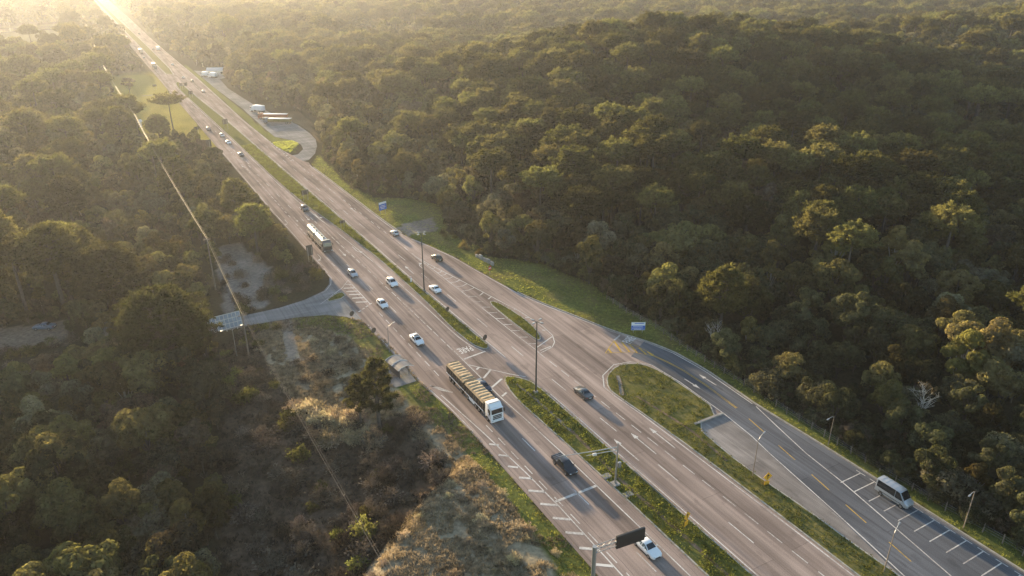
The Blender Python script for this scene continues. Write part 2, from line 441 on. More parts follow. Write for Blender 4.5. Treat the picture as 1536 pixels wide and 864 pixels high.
TRACK = [(26.8, 151.3), (29.3, 150.8), (27.2, 140.3), (25.9, 130.4), (23.3, 129.9), (24.9, 141.3)]
FLARE_CLEAR = [(84, 325), (86, 345), (86, 365), (84, 385), (80, 402), (95, 400), (92, 360)]
FIELD_R = [(238, 352), (262, 368), (300, 372), (296, 350), (262, 338)]

def hill(x, y):
    h = 25 * np.exp(-(((x - 275) / 120) ** 2 + ((y - 315) / 100) ** 2))
    h += 20 * np.exp(-(((x - 560) / 170) ** 2 + ((y - 300) / 90) ** 2))
    h += 5 * np.exp(-(((x - 170) / 60) ** 2 + ((y - 180) / 90) ** 2))
    h += 26 * np.exp(-(((x - 900) / 400) ** 2 + ((y - 1050) / 300) ** 2))
    far = np.clip((np.hypot(x - 55, y - 200) - 500) / 1500, 0, 1)
    h += far * 42 * (vnoise(x / 420 + 3, y / 420 + 9) - 0.45) * np.clip((np.abs(x - 55) - 60) / 200, 0, 1)
    h *= np.clip((np.abs(x - 60) - 36) / 50, 0, 1)
    h = np.where((x < 30) & (y > 700) & (y < 1300), np.minimum(h, 0) * 0, h)
    return h

def ground_z(x, y):
    x = np.asarray(x, dtype=float); y = np.asarray(y, dtype=float)
    z = hill(x, y)
    le = np.interp(y, [t[0] for t in L_EDGE], [t[1] for t in L_EDGE])
    re = np.interp(y, [t[0] for t in R_EDGE], [t[1] for t in R_EDGE])
    away = np.maximum(le - x, x - re)
    m = np.clip((away - 1.5) / 6.0, 0, 1)
    for P in (SIDE_ROAD, PULL_OFF):
        cx = sum(p[0] for p in P) / len(P); 
        m = np.where(in_poly_np(x, y, P), 0, m)
    z = z + m * ((vnoise(x / 9, y / 9) - 0.5) * 1.0 + (vnoise(x / 3.1 + 7, y / 3.1) - 0.5) * 0.45)
    yb = np.interp(x, [10, 17, 25, 37, 46], [66, 70, 77, 85.5, 88])
    t = np.clip((yb - y) / 6.0 + 0.25, 0, 1); t = t * t * (3 - 2 * t)
    e1 = np.clip((43.2 - x) / 5.0, 0, 1) * np.clip((x - 9) / 9.0, 0, 1)
    calm = np.clip((x - 14) / 6, 0, 1) * np.clip((45 - x) / 2, 0, 1) * np.clip((150 - y) / 6, 0, 1)
    z = z * (1 - 0.55 * calm) + 2.5 * t * e1 - 1.0 * np.clip((y - yb) / 6, 0, 1) * np.clip((104 - y) / 8, 0, 1) * np.clip((38 - x) / 6, 0, 1) * np.clip((x - 2) / 8, 0, 1)
    side = (x > 12) & (x < 45) & (y > 146) & (y < 176)
    z = np.where(side, np.minimum(z, 0) * 0.25, z)
    z = np.where((x > 64) & (x < 92) & (y > 286) & (y < 606), np.minimum(z, 0) * 0.3, z)
    return z - 0.06
gz = lambda x, y: float(ground_z(np.array([x]), np.array([y]))[0])

# ------------------------------------------------------------------ ground sheet
def axis(lo, hi, step, far_lo, far_hi, g=1.16):
    a = list(np.arange(lo, hi, step)); s = step; v = a[-1]
    while v < far_hi: s *= g; v += s; a.append(v)
    s = step; v = lo; b = []
    while v > far_lo: s *= g; v -= s; b.append(v)
    return np.array(b[::-1] + a)
gxs = axis(-30, 104, 1.1, -9000, 9000)
gys = axis(28, 235, 1.25, -3000, 11000, 1.07)
GX, GY = np.meshgrid(gxs, gys)
fx, fy = GX.ravel(), GY.ravel()
fz = ground_z(fx, fy)
nx, ny = len(gxs), len(gys)
ii = np.arange(nx * ny).reshape(ny, nx)
faces = np.stack([ii[:-1, :-1].ravel(), ii[:-1, 1:].ravel(), ii[1:, 1:].ravel(), ii[1:, :-1].ravel()], 1)
jx = fx + (vnoise(fx / 1.7, fy / 1.7) - 0.5) * 1.6; jy = fy + (vnoise(fx / 1.9 + 30, fy / 1.9) - 0.5) * 1.6
base = np.tile(np.array([0.045, 0.040, 0.024]), (len(fx), 1))
C_GRASS, C_DRYG, C_SCRUB, C_GRAVEL, C_YEL, C_DIRT = (0.110, 0.122, 0.035), (0.32, 0.265, 0.175), (0.090, 0.066, 0.046), (0.20, 0.175, 0.15), (0.19, 0.16, 0.035), (0.20, 0.155, 0.115)
n1 = vnoise(fx / 5, fy / 5)[:, None]
for P, c in ((SCRUB, C_SCRUB), (DRY, C_DRYG), (LAWN_L, C_GRASS), (VERGE_R, C_GRASS), (FIELD_L, (0.25, 0.21, 0.05)), (STRIP_R, (0.13, 0.135, 0.035)), (GRAVEL_L, C_GRAVEL), (LOT_L, C_DIRT), (DRIVE_R, (0.24, 0.20, 0.17)), (TRACK, (0.24, 0.20, 0.16)), (FLARE_CLEAR, (0.13, 0.10, 0.06)), (FIELD_R, (0.12, 0.13, 0.04)), (MARSH, (0.11, 0.10, 0.05))):
    k = in_poly_np(jx, jy, P)
    cc = np.array(c)[None, :] * (0.75 + 0.5 * n1)
    if P in (LAWN_L, VERGE_R):
        w = np.clip((vnoise(fx / 3.3 + 11, fy / 6) - 0.45) * 3, 0, 1)[:, None]
        cc = cc * (1 - 0.6 * w) + np.array([[0.165, 0.135, 0.055]]) * 0.6 * w
    if P is DRY:
        w = np.clip((vnoise(fx / 4 + 5, fy / 4 + 2) - 0.55) * 4, 0, 1)[:, None]
        cc = cc * (1 - w) + np.array([[0.19, 0.15, 0.10]]) * w
    base[k] = cc[k]
gme = np_mesh('ground', np.stack([fx, fy, fz], 1), faces, [], smooth=True)
att = gme.color_attributes.new('cover', 'FLOAT_COLOR', 'POINT')
att.data.foreach_set('color', np.concatenate([base, np.ones((len(base), 1))], 1).astype(np.float32).ravel())
m, nt, b = new_mat('ground_cover')
va = nt.nodes.new('ShaderNodeVertexColor'); va.layer_name = 'cover'
tc = nt.nodes.new('ShaderNodeTexCoord')
no = nt.nodes.new('ShaderNodeTexNoise'); no.inputs['Scale'].default_value = 1.3; no.inputs['Detail'].default_value = 6; no.inputs['Roughness'].default_value = 0.7
nt.links.new(tc.outputs['Object'], no.inputs[0])
mr = nt.nodes.new('ShaderNodeMapRange'); mr.inputs[1].default_value = 0.3; mr.inputs[2].default_value = 0.7; mr.inputs[3].default_value = 0.6; mr.inputs[4].default_value = 1.4
nt.links.new(no.outputs['Fac'], mr.inputs[0])
sc_ = nt.nodes.new('ShaderNodeVectorMath'); sc_.operation = 'SCALE'
nt.links.new(va.outputs[0], sc_.inputs[0]); nt.links.new(mr.outputs[0], sc_.inputs['Scale'])
nt.links.new(sc_.outputs[0], b.inputs['Base Color'])
b.inputs['Roughness'].default_value = 0.95; b.inputs['Specular IOR Level'].default_value = 0.0
bp = nt.nodes.new('ShaderNodeBump'); bp.inputs['Strength'].default_value = 0.8; bp.inputs['Distance'].default_value = 0.25
nt.links.new(no.outputs['Fac'], bp.inputs['Height']); nt.links.new(bp.outputs[0], b.inputs['Normal'])
gme.materials.append(m)
tag(link('ground', gme), kind='structure')

# ------------------------------------------------------------------ pavements
def strip_sheet(name, le, re, ys, z, mat, skirt=0.2):
    v = []; f = []
    for y in ys:
        a, c = interp(le, y), interp(re, y)
        v += [(a, y, z - skirt), (a, y, z), (c, y, z), (c, y, z - skirt)]
    for i in range(len(ys) - 1):
        o = i * 4
        for k in range(3): f.append((o + k, o + k + 1, o + 4 + k + 1, o + 4 + k))
    me = bpy.data.meshes.new(name); me.from_pydata(v, [], [q[::-1] for q in f]); me.materials.append(mat); me.update()
    bm = bmesh.new(); bm.from_mesh(me); bmesh.ops.recalc_face_normals(bm, faces=bm.faces)
    up = sum(fc.normal.z * fc.calc_area() for fc in bm.faces)
    if up < 0: bmesh.ops.reverse_faces(bm, faces=bm.faces)
    bm.to_mesh(me); bm.free()
    return link(name, me)
ys = list(np.arange(-40, 320, 2.0)) + list(np.arange(320, 700, 10)) + list(np.arange(700, 2601, 50))
highway = tag(strip_sheet('highway', L_EDGE, R_EDGE, ys, 0.0, MT['road']), kind='structure')
side_road = tag(MB().prism(ccw(SIDE_ROAD), -0.2, -0.006).build('side_road', MT['side']), kind='structure')
pull_off = tag(MB().prism(ccw(PULL_OFF), -0.2, -0.006).build('truck_pull_off', MT['side']), kind='structure')
slip_road = tag(MB().sheet(ccw(SLIP), 0.004).build('slip_road', MT['slip']), kind='structure')
lay_by = tag(MB().sheet(ccw(LAYBY), 0.008).build('paved_lay_by', MT['lay']), kind='structure')

def island(name, poly, top, soil_h=0.17, kerb_w=0.22, kerb_mat='kerb', sm=1):
    poly = ccw(poly)
    if sm: poly = ccw(smooth_poly(poly, sm, True))
    inner = offset_poly(poly, kerb_w)
    o = MB().sheet(inner, 0.10 + 0.01).build(name, top)
    tag(o, kind='structure')
    n = len(poly)
    v = [(p[0], p[1], 0.0) for p in poly] + [(p[0], p[1], 0.13) for p in poly] + [(p[0], p[1], 0.13) for p in inner] + [(p[0], p[1], 0.0) for p in inner]
    f = []
    for i in range(n):
        j = (i + 1) % n
        f += [(i, j, n + j, n + i), (n + i, n + j, 2 * n + j, 2 * n + i), (2 * n + i, 2 * n + j, 3 * n + j, 3 * n + i)]
    MB().add(v, f).build('kerb', MT[kerb_mat], o)
    return o, inner

def turf(name, c1, c2, scale):
    m, nt, b = new_mat(name)
    tc = nt.nodes.new('ShaderNodeTexCoord')
    n = nt.nodes.new('ShaderNodeTexNoise'); n.inputs['Scale'].default_value = scale; n.inputs['Detail'].default_value = 6; n.inputs['Roughness'].default_value = 0.7
    nt.links.new(tc.outputs['Object'], n.inputs[0])
    cr = nt.nodes.new('ShaderNodeValToRGB')
    cr.color_ramp.elements[0].position = 0.35; cr.color_ramp.elements[0].color = (*c1, 1)
    cr.color_ramp.elements[1].position = 0.65; cr.color_ramp.elements[1].color = (*c2, 1)
    nt.links.new(n.outputs['Fac'], cr.inputs[0]); nt.links.new(cr.outputs[0], b.inputs['Base Color'])
    b.inputs['Roughness'].default_value = 0.95; b.inputs['Specular IOR Level'].default_value = 0.0
    bp = nt.nodes.new('ShaderNodeBump'); bp.inputs['Strength'].default_value = 0.7; bp.inputs['Distance'].default_value = 0.15
    nt.links.new(n.outputs['Fac'], bp.inputs['Height']); nt.links.new(bp.outputs[0], b.inputs['Normal'])
    return m
MT['turf'] = turf('turf', (0.085, 0.09, 0.024), (0.16, 0.15, 0.045), 1.1)
MT['turf_dry'] = turf('turf_dry', (0.09, 0.095, 0.028), (0.19, 0.16, 0.06), 0.5)
med_s, in_s = island('median', MED_S, MT['turf'])
med_n, in_n = island('median', MED_N, MT['turf'])
med_f, in_f = island('median', MED_F, MT['turf_dry'], sm=0)
islet, in_i = island('traffic_island', ISLET, MT['turf'])
strip, in_st = island('traffic_island', STRIP, MT['turf_dry'])
tri, in_t = island('traffic_island', TRI_L, MT['turf'], sm=1)
# kerb along the outer edge of the slip road and verge
kp = [(interp(R_EDGE, y) + 0.02, y) for y in list(np.arange(-38, 142, 3.0))]
kq = [(x + 0.25, y) for x, y in kp]
MB().prism(ccw(kp + kq[::-1]), -0.1, 0.13).build('kerb', MT['kerb'], highway)
kp = [(interp(R_EDGE, y) + 0.02, y) for y in list(np.arange(192, 284, 4.0))]
MB().prism(ccw(kp + [(x + 0.3, y) for x, y in kp][::-1]), -0.1, 0.10).build('kerb', MT['kerb'], highway)

# ------------------------------------------------------------------ painted markings
def polystrip(pts, w, z=0.010):
    pts = [Vector((p[0], p[1])) for p in pts]
    vs_ = []; fs_ = []
    for i, p in enumerate(pts):
        t = (pts[min(i + 1, len(pts) - 1)] - pts[max(i - 1, 0)]).normalized()
        n = Vector((-t.y, t.x)) * w / 2
        vs_ += [(p.x + n.x, p.y + n.y, z), (p.x - n.x, p.y - n.y, z)]
    fs_ = [(2 * i, 2 * i + 1, 2 * i + 3, 2 * i + 2) for i in range(len(pts) - 1)]
    vs_ = vs_
    return vs_, [f if True else f for f in fs_]
def line(pts, w=0.16, name='edge_line', mat='paint', parent=None, z=0.010):
    mb = MB(); v, f = polystrip(pts, w, z); mb.add(v, f)
    return mb.build(name, MT[mat], parent or highway)
_dash = {}
def dash(x0, y0, x1, y1, w=0.15, name='lane_dash', mat='paint', parent=None, z=0.010):
    ln = round(math.hypot(x1 - x0, y1 - y0), 1)
    key = (ln, w, mat)
    if key not in _dash:
        _dash[key] = MB().add([(-w / 2, -ln / 2, 0), (w / 2, -ln / 2, 0), (w / 2, ln / 2, 0), (-w / 2, ln / 2, 0)], [(0, 1, 2, 3)]).mesh(name, MT[mat])
    o = link(name, _dash[key], parent or highway)
    o.location = ((x0 + x1) / 2, (y0 + y1) / 2, z)
    o.rotation_euler = (0, 0, math.atan2(y1 - y0, x1 - x0) - math.pi / 2)
    return o
def tabline(tab, y0, y1, step=4, w=0.16, dx=0.0, **k):
    n = max(2, int(abs(y1 - y0) / step) + 1)
    return line([(interp(tab, y) + dx, y) for y in np.linspace(y0, y1, n)], w, **k)

LANE_C = [(40, 51.7), (60, 51.5), (87, 51.1), (150, 50.3), (176, 49.7), (300, 48.3), (600, 46.2), (2600, 45.4)]
for k in range(-3, 36):
    y = 57.5 + 14.85 * k
    if 118 > y > 93: continue
    dash(interp(LANE_C, y), y, interp(LANE_C, y - 4), y - 4)
LANE_L = [(50, 48.15), (89, 47.7), (112, 47.35), (145, 47.0), (330, 46.2)]
y = 144.5
while y > 46:
    if not (y < 111 and y > 96): dash(interp(LANE_L, y), y, interp(LANE_L, y - 2.3), y - 2.3)
    y -= 4.25
y = 172
while y < 330:
    dash(46.6, y, 46.5, y + 2.4); y += 4.6
line([(47.25, -40), (47.3, 40), (47.4, 70), (47.1, 79), (46.2, 92), (44.9, 106)], 0.18)
for a in ((45.6, 78.7, 47.2, 77.5), (45.3, 75.4, 47.3, 73.9), (45.3, 72.0, 47.3, 70.5), (45.3, 68.6, 47.3, 67.1), (45.3, 65.3, 47.3, 63.8), (45.3, 61.9, 47.3, 60.4), (45.3, 58.5, 47.3, 57.0), (45.3, 55.1, 47.3, 53.6), (45.3, 51.8, 47.3, 50.2)):
    dash(*a, w=0.45, name='hatch_bar')
for q in ((81.9, 0.8), (85.2, 0.45), (88.5, 0.3)):
    dash(45.7 - q[1] * 0.3, q[0], 46.9 - q[1] * 0.3, q[0] - 1, w=0.4, name='hatch_bar')
line([(44.5, 110.2), (45.6, 107.6), (47.1, 105.8)], 0.35, 'merge_mark'); line([(44.6, 109.8), (45.6, 108.6), (46.6, 106.6)], 0.3, 'merge_mark')
tabline(L_EDGE, 93, 140, w=0.15, dx=0.35); tabline(L_EDGE, 173, 330, w=0.15, dx=0.4)
line([(43.4, 171.8), (43.5, 169.4), (42.2, 165.4), (40.0, 162.2), (36.6, 160.2)], 0.15)
TURN = [(120, 54.0), (130, 53.9), (152, 53.6), (184, 52.9), (232, 51.6)]
y = 120.5
while y < 232:
    dash(interp(TURN, y), y, interp(TURN, y + 2.6), y + 2.6); y += 4.1 if y > 150 else 3.4
LS = [(117, 59.2), (120.3, 58.0), (124, 57.5), (130, 57.35), (139.4, 57.35), (160.6, 57.0), (179, 56.1), (201, 55.0), (229, 53.2), (260, 52.2), (300, 51.7), (400, 50.2), (500, 48.6), (540, 48.9)]
tabline(LS, 117, 540)
line([(50.0, 590), (49.4, 642), (49.9, 770), (49.7, 1000), (49.5, 1700)], 0.22)
line([(54.1, 120), (54.05, 113.3), (54.0, 100), (54.4, 91.5), (54.75, 80), (54.9, 60), (55.0, -40)], 0.17)
line([(54.2, 113.4), (56.2, 110.7), (57.9, 108.6), (59.4, 106.5), (61.6, 104.0)], 0.16)
for a in ((54.7, 111.0, 55.5, 111.6), (54.4, 107.5, 57.0, 109.6), (54.2, 103.8, 57.3, 105.6), (54.4, 100.2, 55.7, 100.9)):
    dash(*a, w=0.4, name='hatch_bar')
dash(54.4, 115.9, 59.5, 116.7, w=0.42, name='stop_line'); dash(47.5, 71.3, 54.8, 71.3, w=0.45, name='stop_line')
for k in range(4):
    dash(43.1 + k * 1.15, 147.1 + k * 0.85, 43.8 + k * 1.15, 147.5 + k * 0.85, w=0.35, name='give_way_mark')
line([(46.7, 165.8), (44.0, 162.0), (36.7, 155.3)], 0.16); line([(46.7, 165.8), (46.8, 150)], 0.16)
for k, yy in enumerate((163.9, 161.6, 159.4, 157.3, 155.0, 152.4)):
    dash(44.2 if k else 45.0, yy, 46.6, yy - 1.1, w=0.4, name='hatch_bar')
# right carriageway
RL = [(-40, 62.5), (92, 62.5), (100, 62.4)]
tabline(RL, -40, 99)
RL2 = [(112.5, 61.9), (121, 61.75), (130, 61.6), (151, 60.95), (175, 60.75), (200, 60.5), (232, 60.0), (265, 59.2), (321, 58.3), (390, 57.5), (450, 55.8), (500, 54.5), (540, 54.2)]
tabline(RL2, 112.5, 540)
line([(54.7, 586), (56.0, 620), (56.9, 790), (57.0, 950), (56.3, 1250), (56, 1700)], 0.22)
RC = [(40, 66.55), (55, 66.4), (71, 66.2), (100, 65.5), (131, 64.9), (172, 64.1), (207, 63.2), (321, 61.8), (450, 60.6), (600, 60.2), (1000, 61), (2600, 63)]
for k in range(-2, 36):
    y = 51 + 15.05 * k
    dash(interp(RC, y), y, interp(RC, y + 4.7), y + 4.7)
RD = [(40, 69.9), (56, 69.75), (80, 69.3), (110, 68.7)]
y = 40.6
while y < 109:
    dash(interp(RD, y), y, interp(RD, y + 2.6), y + 2.6); y += 4.25
y = 173
while y < 340:
    dash(67.6 - (y - 173) * 0.018, y, 67.6 - (y - 175) * 0.018, y + 2.5); y += 5.2
line([(73.3, -40), (73.2, 51), (72.8, 83), (72.3, 90), (72.4, 93.6), (74.7, 97.2), (79, 99.5), (82.6, 98.8), (85.4, 95.8)], 0.17)
line([(67.5, 173), (68.0, 160), (68.25, 148), (68.4, 135), (68.55, 120), (68.85, 111)], 0.16)
line([(67.5, 173), (68.6, 165), (70.6, 154.5), (72.2, 145.5), (73.6, 137), (75.0, 129.4), (75.6, 120.7), (75.2, 116), (73.9, 113.1), (72.4, 111.6), (69.1, 110.6)], 0.17)
for a in ((67.9, 165.5, 68.4, 165.9), (68.0, 162.6, 68.9, 162.9), (68.0, 159.4, 69.5, 159.7), (68.1, 157.3, 70.1, 157.8), (68.2, 155.0, 70.5, 154.9), (68.2, 152.1, 70.9, 152.0), (68.3, 149, 71.4, 149), (68.3, 146, 72.0, 146.1)):
    line([(a[0], a[1]), ((a[0] + a[2]) / 2, (a[1] + a[3]) / 2 - 0.35), (a[2], a[3] + 0.3)], 0.2, 'hatch_bar')
for a in ((71.0, 141.6, 72.8, 142.9), (71.8, 138.8, 73.3, 139.8), (74.3, 131, 74.9, 130.9), (74.4, 126, 75.2, 125.8), (74.5, 119, 75.4, 118.6)):
    dash(*a, w=0.35, name='hatch_bar')
for k in range(9):
    yy = 142.4 - k * 3.38
    dash(68.5, yy, 70.2, yy - 0.95, w=0.22, name='hatch_bar')
dash(69.4, 112.9, 74.7, 115.4, w=0.22, name='hatch_bar'); dash(69.4, 111.5, 72.3, 112.0, w=0.25, name='hatch_bar')
tabline(R_EDGE, 76, 186, w=0.17, dx=-0.4, step=3); tabline(R_EDGE, 190, 284, w=0.17, dx=-0.45)
tabline(R_EDGE, 306, 900, w=0.2, dx=-0.5, step=10)
for k in range(10):
    yy = 294.5 + k * 4.2
    dash(64.6 + 0.02 * k, yy, 65.9 - 0.05 * k, yy + 1.4, w=0.3, name='hatch_bar')
# slip road
line([(85.4, 95.7), (85.9, 88), (85.5, 76.4), (84.7, 69), (83.7, 64.3), (81.3, 50), (78.9, 37.4), (75, 18)], 0.17, parent=slip_road, z=0.016)
line([(92.1, 75.1), (90.6, 69), (88.8, 61.3), (87.8, 53.7), (84.1, 34.3), (81.6, 21)], 0.17, parent=slip_road, z=0.014)
for yy in (53.7, 51.3, 48.85, 46.4, 44.15, 41.7, 39.45, 37.1, 34.8, 32.4, 30.0, 27.6):
    dash(87.5, yy, 92.0, yy, w=0.16, name='parking_stripe', parent=slip_road, z=0.015)
    dash(92.1, yy - 0.8, 92.1, yy + 0.8, w=0.12, name='parking_stripe', parent=slip_road, z=0.016)
for off in (-0.14, 0.14):
    line([(88.0 + off, 99.0), (88.9 + off, 95), (89.4 + off, 91), (89.4 + off, 85), (88.7 + off, 76.4)], 0.13, 'centre_line', 'paint_y', slip_road, z=0.014)
for a in ((88.1, 72.9, 87.4, 68.9), (86.6, 65, 85.9, 61), (85.2, 57.2, 84.5, 53.4), (83.9, 50, 83.2, 46.1), (82.6, 42.1, 81.95, 38.4), (81.3, 34.5, 80.6, 30.7), (80, 27, 79.3, 23.2)):
    dash(*a, w=0.15, name='centre_dash', mat='paint_y', parent=slip_road, z=0.014)
line([(88.2, 98.6), (87.6, 99.0), (85.2, 101.9), (80.3, 104.1)], 0.13, 'hatch_outline', 'paint_y', slip_road, z=0.014)
line([(88.4, 98.8), (87.8, 103), (86.7, 106.2), (85.1, 107.6), (80.3, 104.1)], 0.13, 'hatch_outline', 'paint_y', slip_road, z=0.018)
for a in ((81.5, 103.7, 81.9, 105.2), (83.4, 102.9, 84.9, 107.2), (84.9, 102.1, 86.1, 106.3), (86.0, 101.0, 86.9, 104.9), (87.2, 99.7, 87.6, 102.5), (88.0, 98.6, 88.1, 100.4)):
    dash(*a, w=0.38, name='hatch_bar', mat='paint_y', parent=slip_road, z=0.022)
dash(85.2, 107.7, 87.6, 108.9, w=0.4, name='stop_line', parent=slip_road, z=0.014)

_arrow = {}
def arrow(x, y, ang, ln=6.0, turn=0, parent=None, z=0.012):
    key = (ln, turn)
    if key not in _arrow:
        h = ln / 2; mb = MB()
        if turn == 0:
            mb.add([(-.09, -h, 0), (.09, -h, 0), (.09, h - 1.5, 0), (-.09, h - 1.5, 0)], [(0, 1, 2, 3)])
            mb.add([(-.42, h - 1.6, 0), (.42, h - 1.6, 0), (0, h, 0)], [(0, 1, 2)])
        else:
            v, f = polystrip([(0, -h), (0, h - 2.2), (turn * .25, h - 1.4), (turn * .7, h - .9)], 0.2, 0); mb.add(v, f)
            mb.add([(turn * .55, h - 1.6, 0), (turn * 1.3, h - .7, 0), (turn * .5, h - .2, 0)], [(0, 1, 2)])
        _arrow[key] = mb.mesh('lane_arrow', MT['paint'])
    o = link('lane_arrow', _arrow[key], parent or highway)
    o.location = (x, y, z); o.rotation_euler = (0, 0, ang)
    return o
PI = math.pi
for x, y in ((64.2, 76.3), (67.7, 76.3)): arrow(x, y, 0, 6.6)
arrow(71.4, 76.0, 0, 6.6, 0)
arrow(62.5, 164.6, 0, 6.0); arrow(65.9, 165.6, 0, 5.0, 1)
arrow(51.3, 185, PI, 6.0); arrow(55.1, 185.2, PI, 6.0, -1); arrow(45.1, 184.7, PI, 5.4, 1)
arrow(50.9, 219.4, PI, 5.6); arrow(44.5, 218.4, PI, 5.4, 1); arrow(47.5, 219.5, PI, 5)
arrow(54.0, 219.5, PI, 5.4, -1); arrow(65.9, 220, 0, 6); arrow(49.0, 300, PI, 6); arrow(46, 296, PI, 6)
arrow(91.0, 86.2, R(1), 4.6, parent=slip_road, z=0.016); arrow(87.5, 86.5, PI + R(2), 4.2, parent=slip_road, z=0.016)

def road_text(s, x, y, ang, w, h, parent, z):
    cu = bpy.data.curves.new('pare', 'FONT'); cu.body = s; cu.align_x = 'CENTER'; cu.align_y = 'CENTER'; cu.size = 1.0
    tmp = bpy.data.objects.new('tmp_text', cu)
    col.objects.link(tmp)
    bpy.context.view_layer.update()
    me = bpy.data.meshes.new_from_object(tmp.evaluated_get(bpy.context.evaluated_depsgraph_get()))
    bpy.data.objects.remove(tmp)
    co = np.array([v.co[:] for v in me.vertices]); lo, hi = co.min(0), co.max(0)
    for v in me.vertices:
        v.co.x = ((v.co.x - lo[0]) / (hi[0] - lo[0]) - .5) * w; v.co.y = ((v.co.y - lo[1]) / (hi[1] - lo[1]) - .5) * h; v.co.z = 0
    me.materials.clear(); me.materials.append(MT['paint_letter'])
    o = link('stop_lettering', me, parent); o.location = (x, y, z); o.rotation_euler = (0, 0, ang)
road_text('PARE', 56.3, 119.3, PI + R(2), 2.9, 2.3, highway, 0.012)
road_text('PARE', 88.0, 106.3, R(28), 2.8, 2.0, slip_road, 0.026)

# ------------------------------------------------------------------ vehicles
# station: (y, half width, bottom, belt, roof, roof half width); +Y is the front
CARS = {
 'sedan': dict(st=[(-2.27, .66, .40, .72, .80, .56), (-2.18, .80, .32, .92, .99, .66), (-1.75, .87, .26, .97, 1.03, .70), (-1.38, .885, .25, .96, 1.08, .67), (-.72, .89, .25, .95, 1.41, .58), (-.2, .89, .25, .94, 1.46, .585), (.35, .89, .25, .93, 1.42, .58), (1.08, .88, .25, .92, 1.0, .69), (1.7, .86, .26, .86, .92, .66), (2.12, .80, .30, .73, .78, .60), (2.27, .64, .38, .58, .62, .48)], ws=(6, 7), rw=(4, 3), side=(-1.25, -.66, .32, .98, -.22), ax=(-1.36, 1.38), wr=.32),
 'hatch': dict(st=[(-1.98, .64, .40, .80, .90, .56), (-1.92, .80, .32, .95, 1.05, .66), (-1.72, .85, .27, .97, 1.2, .62), (-1.35, .865, .25, .97, 1.45, .57), (-.5, .87, .25, .95, 1.50, .58), (.1, .87, .25, .94, 1.47, .58), (.85, .86, .25, .93, 1.02, .68), (1.4, .84, .26, .88, .94, .65), (1.82, .78, .30, .75, .80, .58), (1.98, .62, .38, .60, .64, .48)], ws=(5, 6), rw=(3, 1), side=(-1.55, -1.25, .08, .76, -.4), ax=(-1.22, 1.22), wr=.31),
 'suv': dict(st=[(-2.15, .70, .45, .90, 1.0, .62), (-2.1, .86, .38, 1.02, 1.15, .70), (-1.9, .90, .33, 1.05, 1.4, .66), (-1.6, .91, .32, 1.05, 1.64, .63), (-.5, .92, .32, 1.03, 1.70, .64), (.15, .92, .32, 1.02, 1.66, .63), (.92, .91, .32, 1.01, 1.12, .74), (1.55, .90, .33, .98, 1.05, .72), (2.02, .84, .38, .84, .9, .66), (2.16, .70, .45, .70, .74, .54)], ws=(5, 6), rw=(3, 1), side=(-1.75, -1.5, .1, .82, -.4), ax=(-1.32, 1.32), wr=.36),
 'pickup': dict(st=[(-2.6, .80, .50, .96, 1.0, .76), (-2.52, .90, .42, 1.06, 1.1, .84), (-1.2, .92, .40, 1.06, 1.1, .84), (-.86, .92, .40, 1.06, 1.16, .80), (-.66, .92, .40, 1.06, 1.68, .66), (.2, .92, .40, 1.05, 1.74, .66), (.66, .92, .40, 1.04, 1.69, .65), (1.32, .91, .40, 1.03, 1.14, .76), (1.95, .90, .42, 1.0, 1.07, .74), (2.48, .84, .46, .88, .92, .68), (2.62, .72, .52, .72, .76, .56)], ws=(6, 7), rw=(4, 3), side=(-.78, -.6, .62, 1.22, .1), ax=(-1.55, 1.62), wr=.38),
 'van': dict(st=[(-2.6, .80, .42, 1.1, 2.2, .72), (-2.55, .92, .36, 1.2, 2.38, .82), (-1.4, .95, .33, 1.2, 2.42, .83), (.6, .95, .33, 1.2, 2.42, .83), (1.2, .95, .33, 1.18, 2.33, .80), (2.02, .93, .33, 1.16, 1.36, .78), (2.45, .88, .36, .98, 1.06, .70), (2.62, .72, .44, .76, .82, .56)], ws=(4, 5), rw=None, side=(-2.35, -2.3, 1.15, 1.86, .55), ax=(-1.5, 1.75), wr=.34),
}
def sec(s):
    y, w, zb, zbelt, zr, wr = s
    dz = min(.07, max(.02, (zr - zbelt) * .35))
    return [(w * .86, zb), (w * .97, zb + .1), (w, (zb + zbelt) / 2), (w * .97, zbelt), (wr, zr - dz), (wr * .82, zr), (0, zr + .015)]
_car = {}
